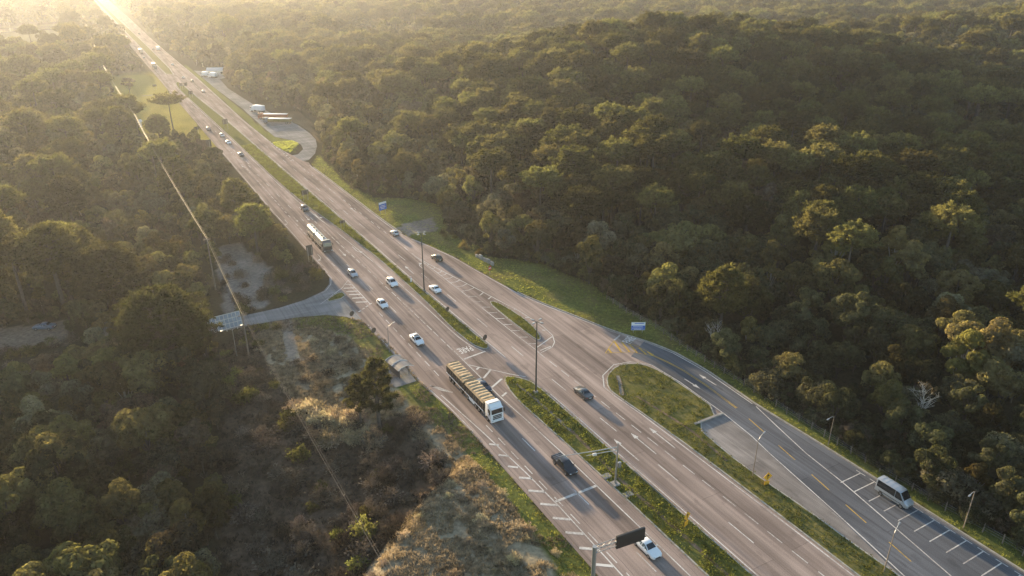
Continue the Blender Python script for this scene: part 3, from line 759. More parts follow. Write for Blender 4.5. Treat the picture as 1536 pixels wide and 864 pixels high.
def car_parts(kind):
    if kind in _car: return _car[kind]
    c = CARS[kind]; st = c['st']
    v = []; f = []
    K = 13
    for s in st:
        h = sec(s)
        ring = [(x, s[0], z) for x, z in h] + [(-x, s[0], z) for x, z in h[-2::-1]]
        v += ring
    for i in range(len(st) - 1):
        for k in range(K - 1):
            f.append((i * K + k, i * K + k + 1, (i + 1) * K + k + 1, (i + 1) * K + k))
        f.append((i * K + K - 1, i * K, (i + 1) * K, (i + 1) * K + K - 1))
    f.append(tuple(range(K))); f.append(tuple((len(st) - 1) * K + k for k in range(K - 1, -1, -1)))
    me = bpy.data.meshes.new('body'); me.from_pydata(v, [], f)
    bm = bmesh.new(); bm.from_mesh(me); bmesh.ops.recalc_face_normals(bm, faces=bm.faces); bm.to_mesh(me); bm.free()
    for p in me.polygons: p.use_smooth = True
    me.set_sharp_from_angle(angle=R(40)); me.materials.append(MT['white_paint'])
    P = {'body': me}
    def scr(a, b2, t0, t1, sgn):
        A, B = st[a], st[b2]
        pts = []
        for s, t in ((A, t0), (B, t1)):
            pass
        y0, y1 = A[0] + (B[0] - A[0]) * t0, A[0] + (B[0] - A[0]) * t1
        z0, z1 = A[4] + (B[4] - A[4]) * t0, A[4] + (B[4] - A[4]) * t1
        w0, w1 = A[5] + (B[5] - A[5]) * t0, A[5] + (B[5] - A[5]) * t1
        n = Vector((0, abs(z1 - z0) * sgn, abs(y1 - y0))).normalized() * 0.022
        pts = [(-w0 * .9, y0, z0), (0, y0, z0 + .018), (w0 * .9, y0, z0), (w1 * .94, y1, z1), (0, y1, z1 + .018), (-w1 * .94, y1, z1)]
        mb = MB().add([Vector(p) + n for p in pts] + [Vector(p) - n for p in pts], [(0, 1, 4, 5), (1, 2, 3, 4), (6, 11, 10, 7), (7, 10, 9, 8)] + [(i, (i + 1) % 6, 6 + (i + 1) % 6, 6 + i) for i in range(6)])
        return mb
    P['windshield'] = scr(c['ws'][0], c['ws'][1], .06, .94, 1).mesh('windshield', MT['glass'])
    if c['rw']:
        P['rear_window'] = scr(c['rw'][0], c['rw'][1], .1, .8, -1).mesh('rear_window', MT['glass'])
    def at(y):
        for i in range(len(st) - 1):
            if st[i][0] <= y <= st[i + 1][0]:
                t = (y - st[i][0]) / (st[i + 1][0] - st[i][0]); return [st[i][k] + (st[i + 1][k] - st[i][k]) * t for k in range(6)]
    yb0, yt0, yt1, yb1, yp = c['side']
    for sg, nm in ((1, 'R'), (-1, 'L')):
        for q, (a, b2, a2, b3) in enumerate(((yb0, yp - .05, yt0, yp - .05), (yp + .05, yb1, yp + .05, yt1))):
            pts = []
            for y, top in ((a, 0), (b2, 0), (b3, 1), (a2, 1)):
                s = at(y); belt = s[3]; zr = s[4]
                tz = max(zr - .10, belt + .05) if top else belt + .035
                lo = sec(s)[3]; hi = sec(s)[4]
                t = (tz - lo[1]) / max(1e-3, hi[1] - lo[1])
                x = lo[0] + (hi[0] - lo[0]) * t
                pts.append(Vector((sg * (x + (.03 if kind == 'van' else .012)), y, tz)))
            mb = MB().add(pts + [p - Vector((sg * .05, 0, 0)) for p in pts], [(0, 1, 2, 3), (7, 6, 5, 4)] + [(i, (i + 1) % 4, 4 + (i + 1) % 4, 4 + i) for i in range(4)])
            P['side_window%s%d' % (nm, q)] = mb.mesh('side_window', MT['glass'])
    wr = c['wr']
    mb = MB().tube([(-.11, 0, 0), (.11, 0, 0)], wr, 18); P['wheel'] = mb.mesh('wheel', MT['tyre'], smooth=True)
    mb = MB().tube([(-.005, 0, 0), (.012, 0, 0)], wr * .62, 14); P['rim'] = mb.mesh('rim', MT['rim'], smooth=True)
    F = st[-1]; F2 = st[-2]; B = st[0]; B2 = st[1]
    hz = F2[3] - .1
    for sg in (1, -1):
        P['headlight%d' % sg] = MB().box((sg * F2[1] * .74, F2[0] + .05, hz), (.32, .12, .13), sg * -.45).mesh('headlight', MT['lamp'], bevel=.02)
        P['taillight%d' % sg] = MB().box((sg * B2[1] * .84, B2[0] - .005, B2[3] - .12), (.24, .1, .18 if kind != 'van' else .4), sg * .3).mesh('taillight', MT['tail'], bevel=.015)
        P['mirror%d' % sg] = MB().box((sg * (F2[1] + .16), c['side'][3] - .12, at(c['side'][3])[3] + .1), (.18, .1, .13)).mesh('mirror', MT['black'], bevel=.02)
    P['grille'] = MB().box((0, F[0] - .0, (F[2] + F[3]) / 2), (F[1] * 1.3, .06, .16)).mesh('grille', MT['black'], bevel=.015)
    P['bumper'] = MB().box((0, B[0] + .02, B[2] + .06), (B[1] * 1.8, .1, .16)).mesh('bumper', MT['black'], bevel=.02)
    P['number_plate'] = MB().box((0, B[0] - .02, B[2] + .28), (.4, .02, .13)).mesh('number_plate', MT['white_sign'])
    _car[kind] = P
    return P
PAINTED = {}
def painted(me, mat):
    k = (me.name, mat)
    if k not in PAINTED:
        m2 = me.copy(); m2.name = me.name.split('.')[0]; m2.materials.clear(); m2.materials.append(MT[mat]); PAINTED[k] = m2
    return PAINTED[k]
def car(kind, paint, x, y, ang, label, name='car', cat='car', group=None, mirror_paint=None, extra=None, z=0.0):
    P = car_parts(kind); c = CARS[kind]
    e = empty(name, (x, y, z), ang)
    tag(e, label, cat, group)
    for k, me in P.items():
        if k in ('wheel', 'rim'): continue
        nm = me.name.split('.')[0]
        link(nm, painted(me, paint) if k == 'body' or k.startswith('mirror') else me, e)
    for ya in c['ax']:
        w = float(np.interp(ya, [s[0] for s in c['st']], [s[1] for s in c['st']]))
        for sg in (1, -1):
            wo = link('wheel', P['wheel'], e); wo.location = (sg * (w - .085), ya, c['wr'])
            if sg < 0: wo.rotation_euler = (0, 0, PI)
            ri = link('rim', P['rim'], wo); ri.location = (.112, 0, 0)
    if extra: extra(e)
    return e
def roof_rack(e):
    for s in (-.5, .5): MB().box((s, -.4, 1.72), (.05, 1.5, .05)).build('roof_rail', MT['steel'], e)
def sunroof(e):
    MB().add([(-.48, -.62, 1.462), (.48, -.62, 1.462), (.48, .22, 1.468), (-.48, .22, 1.468), (-.48, -.62, 1.51), (.48, -.62, 1.51), (.48, .22, 1.50), (-.48, .22, 1.50)], [(0, 3, 2, 1), (4, 5, 6, 7), (0, 1, 5, 4), (1, 2, 6, 5), (2, 3, 7, 6), (3, 0, 4, 7)]).build('sunroof', MT['glass'], e)
def load_bed(e):
    MB().box((0, -1.75, 1.08), (1.5, 1.45, .06)).build('load_bed_cover', MT['black'], e)
    for yy in (-1.2, -1.6, -2.0, -2.4): MB().box((0, yy, 1.125), (1.52, .05, .03)).build('cover_rib', MT['rim'], e)
    MB().tube([(-.72, -.98, 1.05), (-.62, -.98, 1.5), (.62, -.98, 1.5), (.72, -.98, 1.05)], .035, 6).build('roll_bar', MT['black'], e)
def van_trim(e):
    for k in range(5): MB().box((0, -2.0 + k * .75, 2.44), (1.5, .06, .02)).build('roof_rib', MT['silver'], e)
    for s in (-1, 1): MB().box((s * .955, -.1, .75), (.03, 3.6, .08)).build('side_moulding', MT['black'], e)
    MB().add([(-.7, -2.615, 1.3), (.7, -2.615, 1.3), (.66, -2.60, 2.05), (-.66, -2.60, 2.05), (-.7, -2.57, 1.3), (.7, -2.57, 1.3), (.66, -2.55, 2.05), (-.66, -2.55, 2.05)], [(0, 1, 2, 3), (4, 7, 6, 5), (0, 4, 5, 1), (1, 5, 6, 2), (2, 6, 7, 3), (3, 7, 4, 0)]).build('rear_window', MT['glass'], e)

car('sedan', 'white_paint', 53.0, 57.2, PI, 'white sedan passing under the black message sign gantry', extra=None)
car('pickup', 'black_paint', 52.9, 77.2, PI, 'black pickup truck approaching the painted stop line under the camera boom', 'pickup_truck', 'pickup truck', extra=load_bed)
car('sedan', 'navy_paint', 52.6, 104.2, PI, 'dark navy sedan driving alongside the tarpaulin-covered truck')
car('sedan', 'white_paint', 49.0, 127.2, PI, 'white sedan with dark glass roof driving beside the bus shelter', extra=sunroof)
car('hatch', 'white_paint', 48.9, 147.2, PI, 'white hatchback passing the mouth of the grey side road')
car('suv', 'white_paint', 55.2, 157.6, PI, 'white SUV waiting in the turning lane beside the planted median', 'suv', 'SUV', extra=roof_rack)
car('hatch', 'silver', 48.7, 168.0, PI, 'silver white hatchback driving in front of the tanker truck')
car('suv', 'grey_paint', 52.4, 227.2, PI, 'small grey SUV following behind the tanker truck beside the wide median', 'suv', 'SUV', extra=roof_rack)
car('sedan', 'grey_paint', 67.4, 93.2, 0, 'dark grey sedan driving away past the grassy kerbed island tip')
car('sedan', 'white_paint', 62.9, 149.2, 0, 'white sedan driving away beside the tall lamp mast in the median')
car('suv', 'green_paint', 71.5, 167.4, 0, 'dark green SUV on the turning lane beside the hatched markings', 'suv', 'SUV', extra=roof_rack)
car('hatch', 'silver', 68.9, 191.6, 0, 'silver hatchback driving away past the dirt driveway entrance')
FAR = [('sedan', 'grey_paint', 49.0, 312.5, PI), ('hatch', 'silver', 48.6, 354, PI), ('hatch', 'black_paint', 45.4, 372, PI), ('sedan', 'white_paint', 48.5, 338, PI), ('hatch', 'grey_paint', 46.3, 905, PI), ('hatch', 'black_paint', 45, 700, PI)]
for i, a in enumerate(FAR):
    car(*a, 'small distant car driving towards the junction on the far left-hand carriageway', group='distant oncoming cars')
for a in (('sedan', 'grey_paint', 60.6, 491, 0), ('hatch', 'black_paint', 60.9, 541, 0), ('hatch', 'white_paint', 57.9, 561, 0), ('sedan', 'grey_paint', 58.6, 770, 0), ('hatch', 'silver', 61, 950, 0), ('hatch', 'white_paint', 60, 640, 0)):
    car(*a, 'small distant car driving away beyond the truck pull-off', group='distant departing cars')
car('van', 'silver', 91.0, 47.4, PI, 'silver minibus van parked along the kerb over the white parking stripes', 'van', 'van', extra=van_trim)
car('sedan', 'blue_paint', -18.4, 171.4, R(62), 'steel blue sedan parked on the bare dirt lot among the trees', z=gz(-18.4, 171.4) + .03)

# trucks
def wheels(e, ys_, x, r=.52, w=.3, dual=False):
    for ya in ys_:
        for sg in (1, -1):
            wo = MB().tube([(-w / 2, 0, 0), (w / 2, 0, 0)], r, 18).build('wheel', MT['tyre'], e, smooth=True)
            wo.location = (sg * x, ya, r)
            if sg < 0: wo.rotation_euler = (0, 0, PI)
            ri = MB().tube([(-.01, 0, 0), (.02, 0, 0)], r * .55, 12).build('rim', MT['rim'], wo, smooth=True); ri.location = (w / 2, 0, 0)
def cab(e, y0, paint, H=3.55, L=2.25, W=2.45):
    """cab-over truck cab, front face at y0"""
    zc = 1.0
    prof = [(y0 - L, .75), (y0 - .05, .75), (y0, 1.1), (y0 - .02, 1.85), (y0 - .22, 2.75), (y0 - .65, H - .25), (y0 - 1.0, H), (y0 - L, H - .05)]
    n = len(prof); v = []
    for sx in (-1, 1):
        for y, z in prof: v.append((sx * (W / 2 - (.08 if z > 2.6 else 0)), y, z))
    f = [tuple(range(n - 1, -1, -1)), tuple(range(n, 2 * n))] + [(i, (i + 1) % n, n + (i + 1) % n, n + i) for i in range(n)]
    c = MB().add(v, f).build('cab', MT[paint], e, bevel=.07)
    MB().add([(-1.08, y0 - .005, 1.95), (1.08, y0 - .005, 1.95), (1.03, y0 - .20, 2.80), (-1.03, y0 - .20, 2.80), (-1.08, y0 - .08, 1.95), (1.08, y0 - .08, 1.95), (1.03, y0 - .28, 2.80), (-1.03, y0 - .28, 2.80)], [(0, 1, 2, 3), (4, 7, 6, 5), (0, 4, 5, 1), (1, 5, 6, 2), (2, 6, 7, 3), (3, 7, 4, 0)]).build('windshield', MT['glass'], c)
    MB().box((0, y0 - .12, 2.98), (2.2, .35, .08), rx=-.2).build('sun_visor', MT[paint], c, bevel=.02)
    for k, z in enumerate((1.62, 1.32, 1.02)):
        MB().box((0, y0 + .015, z), (1.7, .05, .2)).build('grille', MT['black'], c, bevel=.015)
    MB().box((0, y0 - .05, .6), (2.44, .35, .42)).build('bumper', MT[paint], e, bevel=.06)
    for sg in (-1, 1):
        MB().box((sg * .98, y0 + .12, .72), (.38, .05, .2)).build('headlight', MT['lamp'], e, bevel=.02)
        MB().box((sg * (W / 2 + .22), y0 - .1, 2.35), (.2, .12, .7)).build('mirror', MT['black'], e, bevel=.03)
        MB().box((sg * (W / 2 - .012), y0 - .75, 2.3), (.05, .85, .75)).build('side_window', MT['glass'], e, bevel=.02)
        MB().box((sg * (W / 2 - .01), y0 - .75, 1.4), (.04, .25, .05)).build('door_handle', MT['black'], e)
    MB().tube([(-1.0, y0 - 1.1, H + .05), (1.0, y0 - 1.1, H + .05)], .05, 6).build('roof_lamp_bar', MT['steel'], e)
    return c

def tarp_trailer(e, y0, y1, ztop=3.35, W=2.55):
    """rear y0 .. front y1: dark cargo box with canvas sagging over hoops"""
    L = y1 - y0; cyy = (y0 + y1) / 2
    MB().box((0, cyy, 1.12), (W - .15, L, .22)).build('chassis', MT['darksteel'], e)
    for sg in (-1, 1):
        MB().box((sg * (W / 2 - .03), cyy, 2.05), (.06, L, 1.6)).build('side_wall', MT['trailer_side'], e)
        MB().box((sg * (W / 2 + .012), cyy, 1.27), (.05, L, .18)).build('side_rail', MT['white_sign'], e)
        for k in range(5):
            MB().box((sg * (W / 2 + .02), y0 + L * (k + .5) / 5, 2.05), (.05, .1, 1.5)).build('stake', MT['trailer_side'], e)
    for yy in (y0 + .03, y1 - .03): MB().box((0, yy, 2.05), (W - .1, .06, 1.6)).build('end_wall', MT['trailer_side'], e)
    ny, nx_ = 44, 12
    v = []; f = []
    rr = random.Random(int(y0 * 10))
    hoop = 8
    amp = [rr.uniform(.45, 1.5) for _ in range(hoop + 2)]
    for i in range(ny + 1):
        t = i / ny; y = y0 - .04 + (L + .08) * t
        rid = abs(math.cos(t * hoop * math.pi)) ** 1.2
        for j in range(nx_ + 1):
            s = -1 + 2 * j / nx_
            x = s * (W / 2 + .035)
            crown = .30 * min(1, (1 - abs(s)) * 6) + .1 * (1 - s * s)
            sag = (1 - rid) * .13 * amp[int(t * hoop + .5 * s * .6 + .5)] * (1 - abs(s) ** 6) * (0.9 + .4 * math.sin(i * .37 + s * 2))
            z = ztop - .42 + crown - sag + .015 * math.sin(j * 1.9 + i * .4)
            if j in (0, nx_): z = 2.80
            if i in (0, ny): z = min(z, 2.85 if j not in (0, nx_) else 2.78)
            v.append((x, y, z))
    for i in range(ny):
        for j in range(nx_):
            a = i * (nx_ + 1) + j; f.append((a, a + 1, a + nx_ + 2, a + nx_ + 1))
    MB().add(v, f).build('tarpaulin', MT['tarp'], e, smooth=True)
    for k in range(hoop + 1):
        y = y0 + L * k / hoop
        MB().tube([(-W / 2 - .05, y, 2.5), (-W / 2 - .05, y, 1.9)], .02, 5).build('tie_rope', MT['tarp'], e)
        MB().tube([(W / 2 + .05, y, 2.5), (W / 2 + .05, y, 1.9)], .02, 5).build('tie_rope', MT['tarp'], e)

def tarp_truck(x, y_front, ang, label, paint='white_paint', group=None):
    e = empty('cargo_truck', (x, y_front, 0), ang); tag(e, label, 'truck', group)
    cab(e, 0, paint)
    MB().box((0, -5.2, .95), (.9, 8.0, .25)).build('chassis', MT['darksteel'], e)
    tarp_trailer(e, -10.1, -2.75); tarp_trailer(e, -17.9, -10.45)
    wheels(e, (-1.35, -4.6, -5.8, -9.0), 1.08); wheels(e, (-11.6, -15.2, -16.4), 1.08)
    for sg in (-1, 1):
        MB().tube([(sg * .95, -3.4, .85), (sg * .95, -2.5, .85)], .3, 12).build('fuel_tank', MT['rim'], e, smooth=True)
        MB().box((sg * 1.2, -7.4, .8), (.05, 2.2, .5)).build('side_guard', MT['white_sign'], e)
        MB().box((sg * 1.0, -17.95, .85), (.3, .06, .15)).build('taillight', MT['tail'], e)
    return e
tarp_truck(49.6, 93.1, PI, 'white-cabbed truck pulling two trailers covered in brown canvas tarpaulin')

def tanker(x, y_front, ang, label):
    e = empty('tanker_truck', (x, y_front, 0), ang); tag(e, label, 'truck')
    cab(e, 0, 'grey_paint', H=3.3)
    MB().box((0, -9.6, .95), (.9, 15.5, .25)).build('chassis', MT['darksteel'], e)
    for k, (a, b2) in enumerate(((-2.75, -9.4), (-9.75, -17.4))):
        tb = MB()
        pts = [(0, a, 2.15), (0, a - .25, 2.15), (0, b2 + .25, 2.15), (0, b2, 2.15)]
        t = tb.tube(pts, [.95, 1.18, 1.18, .95], 24).build('tank', MT['tank'], e, smooth=True)
        for q in range(5):
            y = a - .3 + (b2 - a + .6) * q / 4
            MB().tube([(0, y - .05, 2.15), (0, y + .05, 2.15)], 1.21, 24).build('tank_ring', MT['steel'], t, smooth=True)
        for q in range(3):
            y = a + (b2 - a) * (q + .5) / 3
            MB().tube([(0, y, 3.25), (0, y, 3.5)], .3, 12).build('manhole_cover', MT['steel'], t, smooth=True)
        MB().box((0, (a + b2) / 2, 3.37), (.55, abs(b2 - a) - .8, .04)).build('walkway', MT['darksteel'], t)
        for sg in (-1, 1):
            MB().box((sg * 1.17, (a + b2) / 2, 1.15), (.06, abs(b2 - a) - .4, .35)).build('side_guard', MT['steel'], e)
    wheels(e, (-1.35, -4.6, -5.8, -8.4), 1.08); wheels(e, (-11.4, -15.0, -16.2), 1.08)
    for sg in (-1, 1): MB().box((sg * 1.0, -17.5, .95), (.3, .06, .15)).build('taillight', MT['tail'], e)
tanker(47.9, 186.6, PI, 'tanker truck with two shiny steel tanks behind a grey cab')

def box_truck(x, y, ang, label, body='white_sign', cabp='white_paint', L=7.0, group=None, low=False):
    e = empty('cargo_truck', (x, y, 0), ang); tag(e, label, 'truck', group)
    cab(e, L / 2, cabp, H=3.0)
    h = 1.3 if low else 2.5
    b_ = MB().box((0, -1.2, 1.2 + h / 2), (2.5, L - 2.6, h)).build('cargo_box', MT[body], e, bevel=.03)
    MB().box((0, -.6, .9), (1.0, L - 1.0, .3)).build('chassis', MT['darksteel'], e)
    for k in range(6): MB().box((0, -1.2 - (L - 2.6) / 2 + (L - 2.6) * (k + .5) / 6, 1.2 + h / 2), (2.56, .08, h - .1)).build('body_rib', MT[body], b_)
    if low: MB().box((0, -1.2, 1.2 + h + .06), (2.4, L - 2.7, .15)).build('load_cover', MT['white_sign'], b_, bevel=.04)
    wheels(e, (L / 2 - 1.2, -L / 2 + 1.1, -L / 2 + 2.3), 1.05)
    for sg in (-1, 1): MB().box((sg * .95, -L / 2 + .08, .95), (.3, .06, .15)).build('taillight', MT['tail'], e)
    return e
box_truck(77.6, 372, R(58), 'long truck with pale covered load parked across the truck pull-off', 'turf_dry', 'blue_paint', 14, low=True)
box_truck(78.5, 385, R(58), 'long orange truck parked behind another on the truck pull-off', 'orange_paint', 'orange_paint', 15, low=True)
box_truck(75.6, 408, R(30), 'white box truck parked at the far end of the truck pull-off', L=9)
box_truck(61.7, 759, 0, 'white box truck driving away far along the highway', L=10)
for y in (626, 741): box_truck(46.0, y, PI, 'dark lorry far off driving towards the junction', 'signback', 'grey_paint', 13, group='distant oncoming lorries')
for x, y, a in ((72.0, 561, .3), (76.0, 553, .6)):
    box_truck(x, y, a, 'small white lorry parked beside the distant roadside service shed', L=7, group='lorries parked at the service shed')

# ------------------------------------------------------------------ lamps, signs, gantries
def lamp_mast(x, y, h, label):
    e = empty('lamp_mast', (x, y, .1)); tag(e, label, 'street lamp', 'tall lamp masts in the median')
    MB().box((0, 0, .2), (.7, .7, .4)).build('footing', MT['concrete'], e)
    MB().tube([(0, 0, .3), (0, 0, h * .5), (0, 0, h)], [.17, .14, .09], 10).build('pole', MT['darksteel'], e, smooth=True)
    for k in range(4):
        a = k * PI / 2 + .4
        ar = MB().tube([(0, 0, h - .1), (math.cos(a) * .7, math.sin(a) * .7, h + .05)], .04, 6).build('arm', MT['darksteel'], e)
        MB().box((math.cos(a) * 1.0, math.sin(a) * 1.0, h + .08), (.7, .32, .16), a).build('lamp_head', MT['steel'], ar, bevel=.04)
lamp_mast(60.5, 150.2, 14.6, 'tall dark lamp mast on the median beside the hatched island')
lamp_mast(60.3, 98.1, 14.5, 'tall dark lamp mast at the tip of the wide median')
def street_lamp(x, y, h, ang, label, double=False, z=None, bend=False):
    e = empty('street_lamp', (x, y, gz(x, y) if z is None else z), ang); tag(e, label, 'street lamp')
    MB().tube([(0, 0, -.3), (0, 0, h * .6), (0, 0, h)], [.08, .065, .045], 8).build('pole', MT['wood'] if not bend else MT['steel'], e, smooth=True)
    for s in ((1, -1) if double else (1,)):
        pts = [(0, 0, h - .2), (s * .5, 0, h + .15), (s * 1.2, 0, h + .3), (s * 1.7, 0, h + .28)]
        a = MB().tube(pts, .045, 6).build('arm', MT['steel'], e, smooth=True)
        MB().box((s * 2.0, 0, h + .27), (.62, .22, .12)).build('lamp_head', MT['steel'], a, bevel=.04)
street_lamp(76.9, 61.3, 6.7, R(20), 'slim street lamp on the grass strip beside the orange warning sign', z=.1)
street_lamp(77.2, 39.0, 6.3, R(20), 'slim street lamp on the grass strip opposite the parked van', z=.1)
street_lamp(93.8, 61.1, 5.6, R(190), 'slim street lamp at the forest edge where the slip road widens')
street_lamp(94.2, 38.8, 6.4, R(190), 'leaning street lamp at the forest edge behind the parking stripes')
street_lamp(42.5, 126, 5.6, R(30), 'curved street lamp on the lawn beside the bus shelter', bend=True)
street_lamp(15.2, 139, 6.0, R(10), 'double-armed lamp post standing in scrub below the panelled frame', double=True, bend=True)
street_lamp(88.5, 172, 6.5, R(200), 'curved lamp post at the forest edge behind the culvert', bend=True)

def board(name, x, y, w, h, z0, ang, label, face, cat='sign', posts=2, z=None, rim=None, back='signback', thick=.06, group=None):
    e = empty(name, (x, y, gz(x, y) if z is None else z), ang); tag(e, label, cat, group)
    xs = (0,) if posts == 1 else (-w * .32, w * .32)
    for px in xs: MB().tube([(px, .07, -.3), (px, .07, z0 + h * .8)], .06, 6).build('post', MT['steel'], e)
    p = MB().box((0, 0, z0 + h / 2), (w, thick, h)).build('panel', MT[back], e)
    if face: MB().box((0, -thick / 2 - .008, z0 + h / 2), (w - .06, .012, h - .06)).build('face', MT[face], p)
    return e, p
# information signs facing the camera side
e, p = board('information_sign', 72.6, 211, 3.0, 2.6, 1.6, R(20), 'blue information sign with white header on the roadside grass', 'blue_sign', back='steel')
MB().box((0, -.052, 3.85), (2.9, .012, .65)).build('white_header', MT['white_sign'], p)
for z, w in ((3.0, 1.9), (2.55, 2.2), (2.1, 1.6)): MB().box((0, -.052, z), (w, .012, .16)).build('text_line', MT['white_sign'], p)
e, p = board('information_sign', 91.8, 108.2, 3.0, 1.9, .6, R(-28), 'blue and white information sign on the verge above the yellow hatching', 'white_sign', back='steel')
MB().box((0, -.052, 1.2), (2.9, .012, 1.0)).build('blue_band', MT['blue_sign'], p)
for z, w in ((1.45, 2.1), (1.12, 2.4), (.85, 1.5)): MB().box((-.1, -.062, z), (w, .012, .1)).build('text_line', MT['white_sign'], p)
for z, w in ((2.2, 2.0),): MB().box((.2, -.052, z), (w, .012, .16)).build('text_line', MT['blue_sign'], p)

def disc(r, y0, y1, z, n=24):
    return MB().tube([(0, y0, z), (0, y1, z)], r, n)
e = empty('no_entry_sign', (79.2, 151.9, gz(79.2, 151.9)), R(25)); tag(e, 'round red no-entry sign with white bar on the grass verge', 'sign')
MB().tube([(0, .05, -.3), (0, .05, 2.0)], .04, 6).build('post', MT['steel'], e)
p = disc(.62, -.02, .02, 1.75).build('disc', MT['red_sign'], e)
MB().box((0, -.03, 1.75), (.85, .015, .24)).build('white_bar', MT['white_sign'], p)
def diamond(x, y, z0, ang, label, zb, plate):
    e = empty('warning_sign', (x, y, zb), ang); tag(e, label, 'sign')
    MB().tube([(0, .05, -.1), (0, .05, z0 + .9)], .045, 6).build('post', MT['wood'], e)
    r = .78
    pts = [(0, z0 - r), (r, z0), (0, z0 + r), (-r, z0)]
    p = MB().add([(a, -.02, b_) for a, b_ in pts] + [(a, .02, b_) for a, b_ in pts], [(0, 1, 2, 3), (7, 6, 5, 4)] + [(i, 4 + i, 4 + (i + 1) % 4, (i + 1) % 4) for i in range(4)]).build('diamond_panel', MT['yellow_sign'], e)
    MB().box((0, -.03, z0 - .05), (.12, .012, .62)).build('black_symbol', MT['black'], p)
    MB().add([(-.28, -.033, z0 + .12), (.28, -.033, z0 + .12), (0, -.033, z0 + .5)], [(0, 1, 2)]).build('black_symbol', MT['black'], p)
    if plate: MB().box((0, 0, z0 - 1.25), (.85, .04, .8)).build('plate', MT['yellow_sign'], e)
diamond(60.2, 57.6, 2.2, R(15), 'yellow diamond warning sign with plate below on the median weeds', .1, True)
diamond(77.2, 58.8, 1.5, R(-10), 'faded orange diamond warning sign on the strip beside the paved lay-by', .1, True)

SB = 'dark back of a rectangular road sign standing '
for x, y, w, h, z0, lab, zz in ((55.4, 237.5, 2.4, 1.6, 2.0, SB + 'in the wide part of the median', .1), (57.4, 204, 1.6, .9, 1.7, SB + 'where the median narrows beside the turning lane', .1), (52.9, 369, 2.4, 2.4, 2.6, SB + 'far along the median near the truck pull-off', .1),
        (37.8, 325, 4.2, 2.9, 2.4, 'big ' + SB + 'on the left verge grass', None), (39.6, 367, 2.0, 1.4, 1.8, 'smaller dark sign back on the left verge by the yellow field', None), (51.5, 474, 2.4, 1.7, 2.0, SB + 'beyond the umbrella-crowned pine in the median', .1),
        (50.3, 507, 2.2, 1.9, 2.2, 'one of two paired dark sign backs at the end of the median', .1), (53.0, 508, 2.2, 1.9, 2.2, 'one of two paired dark sign backs at the end of the median', .1), (36.0, 515, 2.2, 1.2, 1.8, SB + 'at the edge of the yellow field', None), (42.0, 182.5, 1.7, 2.9, 1.9, 'tall ' + SB + 'against the bushes by the side road', None)):
    board('road_sign', x, y, w, h, z0, R(8) + PI, lab, None, z=zz, posts=2, group='paired median sign backs' if 'paired' in lab else None)
def round_sign(x, y, r, h, label, zb):
    e = empty('road_sign', (x, y, zb), R(200)); tag(e, label, 'sign')
    MB().tube([(0, .05, -.2), (0, .05, h)], .035, 6).build('post', MT['wood'], e)
    disc(r, -.02, .02, h - r * .6).build('disc', MT['signback'], e)
round_sign(60.8, 119.2, .62, 2.0, 'round dark sign back at the tip of the narrow median', .1)
round_sign(60.1, 136, .55, 1.6, 'round dark sign back among weeds part way along the narrow median', .1)
round_sign(40.6, 143.8, .6, 2.0, 'round dark sign back at the corner of the side road lawn', gz(40.6, 143.8))
round_sign(42.3, 134.5, .6, 1.6, 'round dark sign back on the lawn edge towards the bus shelter', gz(42.3, 134.5))
e = empty('marker_post', (59.9, 157, .1)); tag(e, 'short white marker post in the planted median by the lamp mast', 'post')
MB().box((0, 0, .7), (.3, .08, 1.4)).build('post', MT['white_sign'], e); MB().box((0, -.045, 1.2), (.2, .012, .2)).build('reflector', MT['red_sign'], e)

def truss(e, p0, p1, w=.5, h=.7, r=.05, n=8):
    p0, p1 = Vector(p0), Vector(p1); dd = (p1 - p0); side = Vector((-dd.y, dd.x, 0)).normalized() * w / 2; up = Vector((0, 0, h / 2))
    for s in (-1, 1):
        for q in (-1, 1):
            MB().tube([p0 + side * s + up * q, p1 + side * s + up * q], r, 6).build('truss_chord', MT['steel'], e)
    for k in range(n):
        a, b2 = p0 + dd * (k / n), p0 + dd * ((k + 1) / n)
        for s in (-1, 1):
            q = 1 if k % 2 else -1
            MB().tube([a + side * s + up * q, b2 + side * s - up * q], r * .7, 5).build('truss_brace', MT['steel'], e)
        MB().tube([a - side + up, b2 + side + up], r * .7, 5).build('truss_brace', MT['steel'], e)
e = empty('message_sign_gantry', (42.7, 55.2, -.06)); tag(e, 'steel cantilever gantry carrying a black message board over the lanes', 'gantry')
MB().tube([(0, 0, 0), (0, 0, 7.0)], .28, 12).build('post', MT['steel'], e, smooth=True)
MB().box((0, 0, .2), (1.3, 1.3, .5)).build('footing', MT['concrete'], e)
truss(e, (0, 0, 6.5), (7.2, -.7, 6.6))
mb_ = MB().box((5.0, -.62, 6.6), (4.1, .35, 1.9), R(-5.5)).build('message_board', MT['black'], e, bevel=.03)
for k in range(9): MB().box((3.2 + k * .45, -.42 - k * .043, 6.6), (.06, .06, 1.8), R(-5.5)).build('board_rib', MT['signback'], mb_)
e = empty('camera_boom', (57.3, 70.0, .1)); tag(e, 'grey pole with long double arm holding a traffic camera over the lanes', 'camera pole')
MB().box((0, 0, .15), (1.1, 1.1, .4)).build('footing', MT['concrete'], e)
MB().tube([(0, 0, .2), (0, 0, 7.6)], [.16, .1], 10).build('pole', MT['steel'], e, smooth=True)
MB().tube([(0, 0, 6.9), (-3, .9, 6.75), (-8.4, 2.6, 6.6)], [.09, .08, .05], 8).build('arm', MT['steel'], e, smooth=True)
MB().tube([(0, 0, 6.3), (-1.5, .45, 6.3), (-4.6, 1.4, 6.1)], [.08, .07, .05], 8).build('arm', MT['steel'], e, smooth=True)
MB().box((-3.4, 1.0, 6.15), (.6, .3, .35), R(-15)).build('camera_housing', MT['wall_white'], e, bevel=.04)
